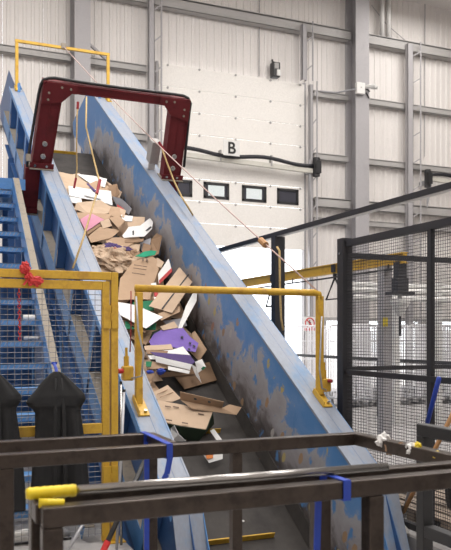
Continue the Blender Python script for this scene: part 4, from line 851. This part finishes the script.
m = MB(); m.tube([(hp.x, hp.y, hz(316)), (hp.x, hp.y, hz(336))], .02, 6); m.build('rod', 'dark_steel', ho)
# white pipe rack behind the fence
rk = thing('pipe_rack', 'white tubular rack of horizontal pipes above the roll cages', 'rack', (10, 11.2, 0))
rz = lambda py: at_Y(400, py, 11.2).z
for py, mt, yy in ((291, 'white_plastic', 11.2), (299, 'white_plastic', 11.05), (285, 'white_plastic', 11.4)):
    m = MB(); m.tube([(7.1, yy, rz(py)), (12.5, yy, rz(py)-.03)], .05, 8); m.build('pipe', mt, rk, smooth=True)
for x in (8.05, 9.0, 10.6):
    m = MB(); m.box(x-.05, x+.05, 11.1, 11.45, 0, rz(282)); m.build('upright', 'white_plastic', rk)
# ------------------------------------------------------------------ roll cages
def make_cage():
    t = thing('roll_cage', '', 'roll cage', (0, 0, 0), 'roll cages behind the guard rail')
    m = MB(); m.box(-.36, .36, -.4, .4, .16, .19); m.bar((-.36, -.4, .17), (.36, -.4, .17), .04); m.bar((-.36, .4, .17), (.36, .4, .17), .04); m.build('base', 'galvanised', t)
    for y in (-.4, .4):
        m = MB(); m.tube([(-.36, y, .16), (-.36, y, 1.72), (-.33, y, 1.80), (-.26, y, 1.83), (.26, y, 1.83), (.33, y, 1.80), (.36, y, 1.72), (.36, y, .16)], .016, 8); fr = m.build('side_frame', 'cage_steel', t, smooth=True)
        m = MB()
        for k in range(9): m.wire((-.288+.072*k, y, .18), (-.288+.072*k, y, 1.82), .011)
        for z in (.55, 1.0, 1.45): m.bar((-.36, y, z), (.36, y, z), .014)
        m.build('side_bars', 'cage_steel', fr)
    m = MB()
    for k in range(9): m.wire((.36, -.32+.08*k, .18), (.36, -.32+.08*k, 1.7), .010)
    for z in (.55, 1.0, 1.6): m.bar((.36, -.4, z), (.36, .4, z), .014)
    m.build('back_bars', 'cage_steel', t)
    for x in (-.3, .3):
        for y in (-.33, .33):
            m = MB(); m.tube([(x-.02, y, .06), (x+.02, y, .06)], .06, 12); wh = m.build('wheel', 'grey_plastic', t); m = MB(); m.bar((x, y, .06), (x, y, .16), .05, .03); m.build('fork', 'galvanised', wh)
    return t
cage0 = make_cage(); first = True
spots = [(8.95+.80*i, 16.3) for i in range(7)]+[(9.1+.80*i, 14.3) for i in range(5)]
order = ['first', 'second', 'third', 'fourth', 'fifth', 'sixth', 'seventh', 'eighth', 'ninth', 'tenth']
for i, (x, y) in enumerate(spots):
    o = cage0 if first else copy_tree(cage0); first = False
    o.location = (x+R_.uniform(-.04, .04), y+R_.uniform(-.06, .06), 0); o.rotation_euler.z = R_.uniform(-.06, .06)
    r_, k = ('back row', i) if i < 7 else ('front row', i-7)
    o['label'] = 'silver wire roll cage, %s from the guard rail in the %s of cages' % (order[k], r_); o['group'] = 'roll cages in the '+r_
# ------------------------------------------------------------------ pallet, brooms
pl = thing('pallet', 'weathered wooden pallet on the floor behind the mesh fence', 'pallet', (4.35, 5.1, 0))
for k in range(7):
    m = MB(); m.box(3.82+k*.165, 3.95+k*.165, 4.6, 5.6, .13, .15); m.build('plank', 'pallet_wood', pl)
for y in (4.62, 5.05, 5.5):
    m = MB(); m.box(3.82, 4.94, y, y+.09, .02, .129); m.build('bearer', 'pallet_wood', pl)
bk = thing('black_bin', 'dark round bin standing on the pallet', 'bin', (4.4, 4.95, .151))
m = MB(); m.tube([(4.25, 4.95, .151), (4.25, 4.95, .2), (4.25, 4.95, .5), (4.25, 4.95, .52), (4.25, 4.95, .52), (4.25, 4.95, .18)], [.13, .14, .17, .175, .16, .12], 16); m.build('bucket', 'black_tube', bk)
def broom(a, b_, grip, shaft, head, label, name='broom'):
    a, b_ = Vector(a), Vector(b_); t = thing(name, label, 'broom', b_); d = (b_-a).normalized(); L = (b_-a).length
    m = MB(); m.tube([a+d*(L*.28), b_-d*.05], .013, 8); m.build('shaft', shaft, t, smooth=True)
    m = MB(); m.tube([a, a+d*.012, a+d*(L*.28)], [.013, .019, .018], 10); m.build('grip', grip, t, smooth=True)
    m = MB()
    if head == 'mop':
        for k in range(26):
            q = k*.2417*6.283; m.tube([b_-d*.1, b_-d*.06+Vector((.035*math.cos(q), .035*math.sin(q), 0)), b_+Vector((.08*math.cos(q), .08*math.sin(q), .012))], .010, 5)
        m.build('mop_strands', 'white_plastic', t)
    else:
        m.box(b_.x-.05, b_.x+.05, b_.y-.2, b_.y+.2, .05, .1); m.build('brush_head', 'wood', t); m = MB()
        for k in range(24):
            yy = b_.y-.19+k*.0165; m.prism([(b_.x-.04, yy, .05), (b_.x+.04, yy, .05), (b_.x+.06, yy, .001), (b_.x-.06, yy, .001)], (0, .012, 0))
        m.build('bristles', 'black_cloth', t)
broom((3.56, 4.40, 1.29), (3.56, 4.90, .02), 'blue_plastic', 'galvanised', 'mop', 'mop with blue grip and pale shaft leaning on the fence', 'mop')
# ================================================================== STEEL TUBE FRAMES NEAR THE CAMERA
ZR = 1.18; TB = .05
def sq(t, a, b_, name='rail', mat='bare_steel', wd=TB):
    m = MB(); m.bar(a, b_, wd, wd); return m.build(name, mat, t, bevel=.004)
zc = ZR-TB/2
fa = thing('tube_frame', 'steel tube frame nearest the yellow gate, tied with blue strap', 'frame', (.5, 3.0, 0))
sq(fa, (-.35, 3.04, zc), (.955, 3.04, zc)); sq(fa, (.93, 3.014, zc), (.93, 2.76, zc)); sq(fa, (.93, 3.04, 0), (.93, 3.04, ZR-TB-.001), 'post'); sq(fa, (-.32, 3.04, 0), (-.32, 3.04, ZR-TB-.001), 'post'); sq(fa, (-.35+.06, 3.04, .25), (.90, 3.04, .25))
fb = thing('tube_frame', 'wide steel tube frame with paper scraps caught on its side rail', 'frame', (1.0, 2.5, 0))
sq(fb, (.27, 2.71, zc), (1.775, 2.71, zc)); sq(fb, (1.75, 2.684, zc), (1.75, 1.0, zc)); sq(fb, (.297, 2.71, 0), (.297, 2.71, ZR-TB-.001), 'post'); sq(fb, (1.185, 2.71, 0), (1.185, 2.71, ZR-TB-.001), 'post', wd=.042); sq(fb, (1.75, 1.02, 0), (1.75, 1.02, ZR-TB-.001), 'post')
fc = thing('tube_frame', 'closest steel tube frame with the yellow gripped handle lying on it', 'frame', (1.0, 1.9, 0))
sq(fc, (.275, 1.965, zc), (2.3, 1.965, zc)); sq(fc, (.285, 1.84, zc), (2.3, 1.84, zc)); sq(fc, (.30, 1.938, zc), (.30, 1.866, zc))
for x, y in ((.31, 1.84), (.30, 1.965), (1.245, 1.84), (1.14, 1.965), (2.2, 1.965), (2.2, 1.84)): sq(fc, (x, y, 0), (x, y, ZR-TB-.001), 'post')
fd = thing('tube_frame', 'dark tube frame with two rails standing by the brooms', 'frame', (1.95, 2.3, 0))
sq(fd, (1.955, 2.535, 1.205), (1.955, 1.0, 1.205), 'rail', 'black_tube'); sq(fd, (1.955, 2.51, 0), (1.955, 2.51, 1.178), 'post', 'black_tube'); sq(fd, (1.955, 2.484, .79), (1.955, 1.0, .79), 'rail', 'black_tube'); sq(fd, (1.955, 1.02, 0), (1.955, 1.02, 1.178), 'post', 'black_tube')
# handle lying across
a = at_Z(26, 494, 1.197); b_ = at_Z(387, 466.5, 1.197); hd = thing('chrome_pole', 'chrome tube handle with ribbed yellow grip lying on the steel frame', 'broom handle', a)
d = (b_-a).normalized(); gl = (at_Z(75, 489.5, 1.197)-a).length
pts = []; rr = []
for k in range(15): pts.append(a+d*(gl*k/14)); rr.append(.0165 if k % 2 else .0152)
rr[0] = .012
m = MB(); m.tube(pts, rr, 14); m.build('grip', 'yellow_plastic', hd, smooth=True)
m = MB(); m.tube([a+d*gl, b_], .0125, 14); m.build('tube', 'chrome', hd, smooth=True)
p = at_Z(52, 503, ZR+.004); m = MB(); m.tube([p+Vector((-.03, .01, 0)), p+Vector((.03, -.005, 0))], [.012, .009], 10); tag(m.build('plastic_plug', 'yellow_plastic', smooth=True), 'loose yellow plastic plug on the frame corner under the grip', 'plug')
# blue straps
def strap(name, label, loops, tails):
    c = loops[0][0]; t = thing(name, label, 'strap', c)
    for pts in loops:
        m = MB()
        for i in range(len(pts)-1): m.bar(pts[i], pts[i+1], .003, .024, (1, 0, 0) if abs((Vector(pts[i+1])-Vector(pts[i])).normalized().x) < .9 else (0, 1, 0))
        m.build('band', 'blue_plastic', t)
    for pts in tails:
        m = MB()
        for i in range(len(pts)-1): m.bar(pts[i], pts[i+1], .022, .003, (0, 1, 0))
        m.build('loose_end', 'blue_plastic', t)
def ring(x, y, z, h): return [(x, y-h, z-h), (x, y-h, z+h), (x, y+h, z+h), (x, y+h, z-h), (x, y-h, z-h)]
strap('blue_strap', 'blue webbing strap tying the frame corner beside the gate', [ring(.897, 2.71, zc, .028), ring(.905, 3.04, zc, .028), [(.897, 2.735, ZR+.003), (.905, 3.02, ZR+.003)]], [[(.90, 2.995, ZR-.03), (.897, 2.985, .8), (.895, 2.99, .2)], [(.897, 2.678, 1.13), (.885, 2.68, 1.07), (.872, 2.68, 1.05)]])
strap('blue_strap', 'blue webbing strap round the closest frame rails near its dark post', [ring(1.14, 1.84, zc, .028), [(1.14, 1.87, ZR+.003), (1.135, 1.94, ZR+.003)], ring(1.135, 1.965, zc, .028)], [[(1.115, 1.932, 1.12), (1.11, 1.935, .9), (1.105, 1.93, .5)]])
# paper scraps on the side rail
for i, (px, py, sz, mt, lab) in enumerate(((383, 440, .03, 'white_board', 'crumpled dirty white paper scrap caught on the tube rail'), (389, 449, .022, 'dark_kraft', 'brown torn scrap hanging below the white paper on the rail'), (411, 449, .026, 'white_board', 'torn pale scrap stuck beside the yellow bit on the rail'), (418, 446, .016, 'yellow_plastic', 'pale yellow scrap lying on the tube rail'), (437, 456, .018, 'yellow_plastic', 'bright yellow scrap under the tube rail by the dark frame'), (401, 446, .016, 'dark_kraft', 'dark scrap stuck on the rail between two pale scraps'))):
    c = at_X(px, py, 1.74); m = MB(); vs = []; n = 7
    for j in range(n+1):
        for k in range(n*2):
            th, ph = math.pi*j/n, math.pi*k/n; dd = Vector((math.sin(th)*math.cos(ph), math.sin(th)*math.sin(ph), math.cos(th))); r = 1.0+.6*noise.noise(dd*2+Vector((i*5, 0, 0)))
            vs.append(c+Vector((dd.x*sz*.8*r, dd.y*sz*r, dd.z*sz*r)))
    m.add(vs, [(j*2*n+k, j*2*n+(k+1) % (2*n), (j+1)*2*n+(k+1) % (2*n), (j+1)*2*n+k) for j in range(n) for k in range(2*n)])
    tag(m.build('paper_scrap', mt), lab, 'paper scrap')
# ------------------------------------------------------------------ long tools between gate and conveyor
def pole(pa, pb, r, mat, label, name='long_handle', grip=None):
    t = thing(name, label, 'pole', pb); a, b_ = Vector(pa), Vector(pb)
    m = MB(); m.tube([a, b_], r, 10); m.build('shaft', mat, t, smooth=True)
    if grip:
        m = MB(); m.tube([b_.lerp(a, .30), b_.lerp(a, .12)], r*1.25, 10); m.build('grip', grip, t)
    m = MB(); m.tube([a, a+(a-b_).normalized()*.02], r*1.1, 8); m.build('end_cap', 'black_tube', t)
pole((3.6, 4.25, 1.10), (3.55, 4.95, .02), .017, 'wood', 'wooden pole leaning on the mesh fence beside the mop')
pole(at_Y(124, 392, 5.35), Vector((1.35, 5.25, .02)), .011, 'galvanised', 'pale grey pole leaning between yellow gate and conveyor')
pole(at_Y(121, 384, 5.45), Vector((1.43, 5.42, .02)), .010, 'chrome', 'slim bright pole standing beside the yellow gate post')
pole(at_Y(146, 458, 4.9), Vector((1.05, 4.75, .02)), .018, 'black_tube', 'black pole with red end leaning toward the gate', grip='red_plastic')
pole(at_Y(85, 520, 5.25), Vector((.95, 5.2, .02)), .012, 'galvanised', 'short metal pole standing below the hanging coat')
for i, (px, py, lab) in enumerate(((75, 525, 'white shoe on the floor behind the gate below the coat'), (92, 538, 'grey shoe on the floor behind the gate by the pole'))):
    c = at_Z(px, py+12, 0); c = Vector((.78+.2*i, 5.83, 0)); t = thing('work_shoe', lab, 'shoe', c); mt = 'white_plastic' if i == 0 else 'grey_plastic'
    m = MB(); m.tube([c+Vector((-.12, 0, .05)), c+Vector((-.08, 0, .055)), c+Vector((0, 0, .06)), c+Vector((.08, 0, .05)), c+Vector((.14, 0, .035))], [.03, .045, .05, .045, .02], 12); m.build('upper', mt, t, smooth=True)
    m = MB(); m.box(c.x-.14, c.x+.15, c.y-.045, c.y+.045, 0, .02); m.build('sole', 'black_tube', t, bevel=.01)
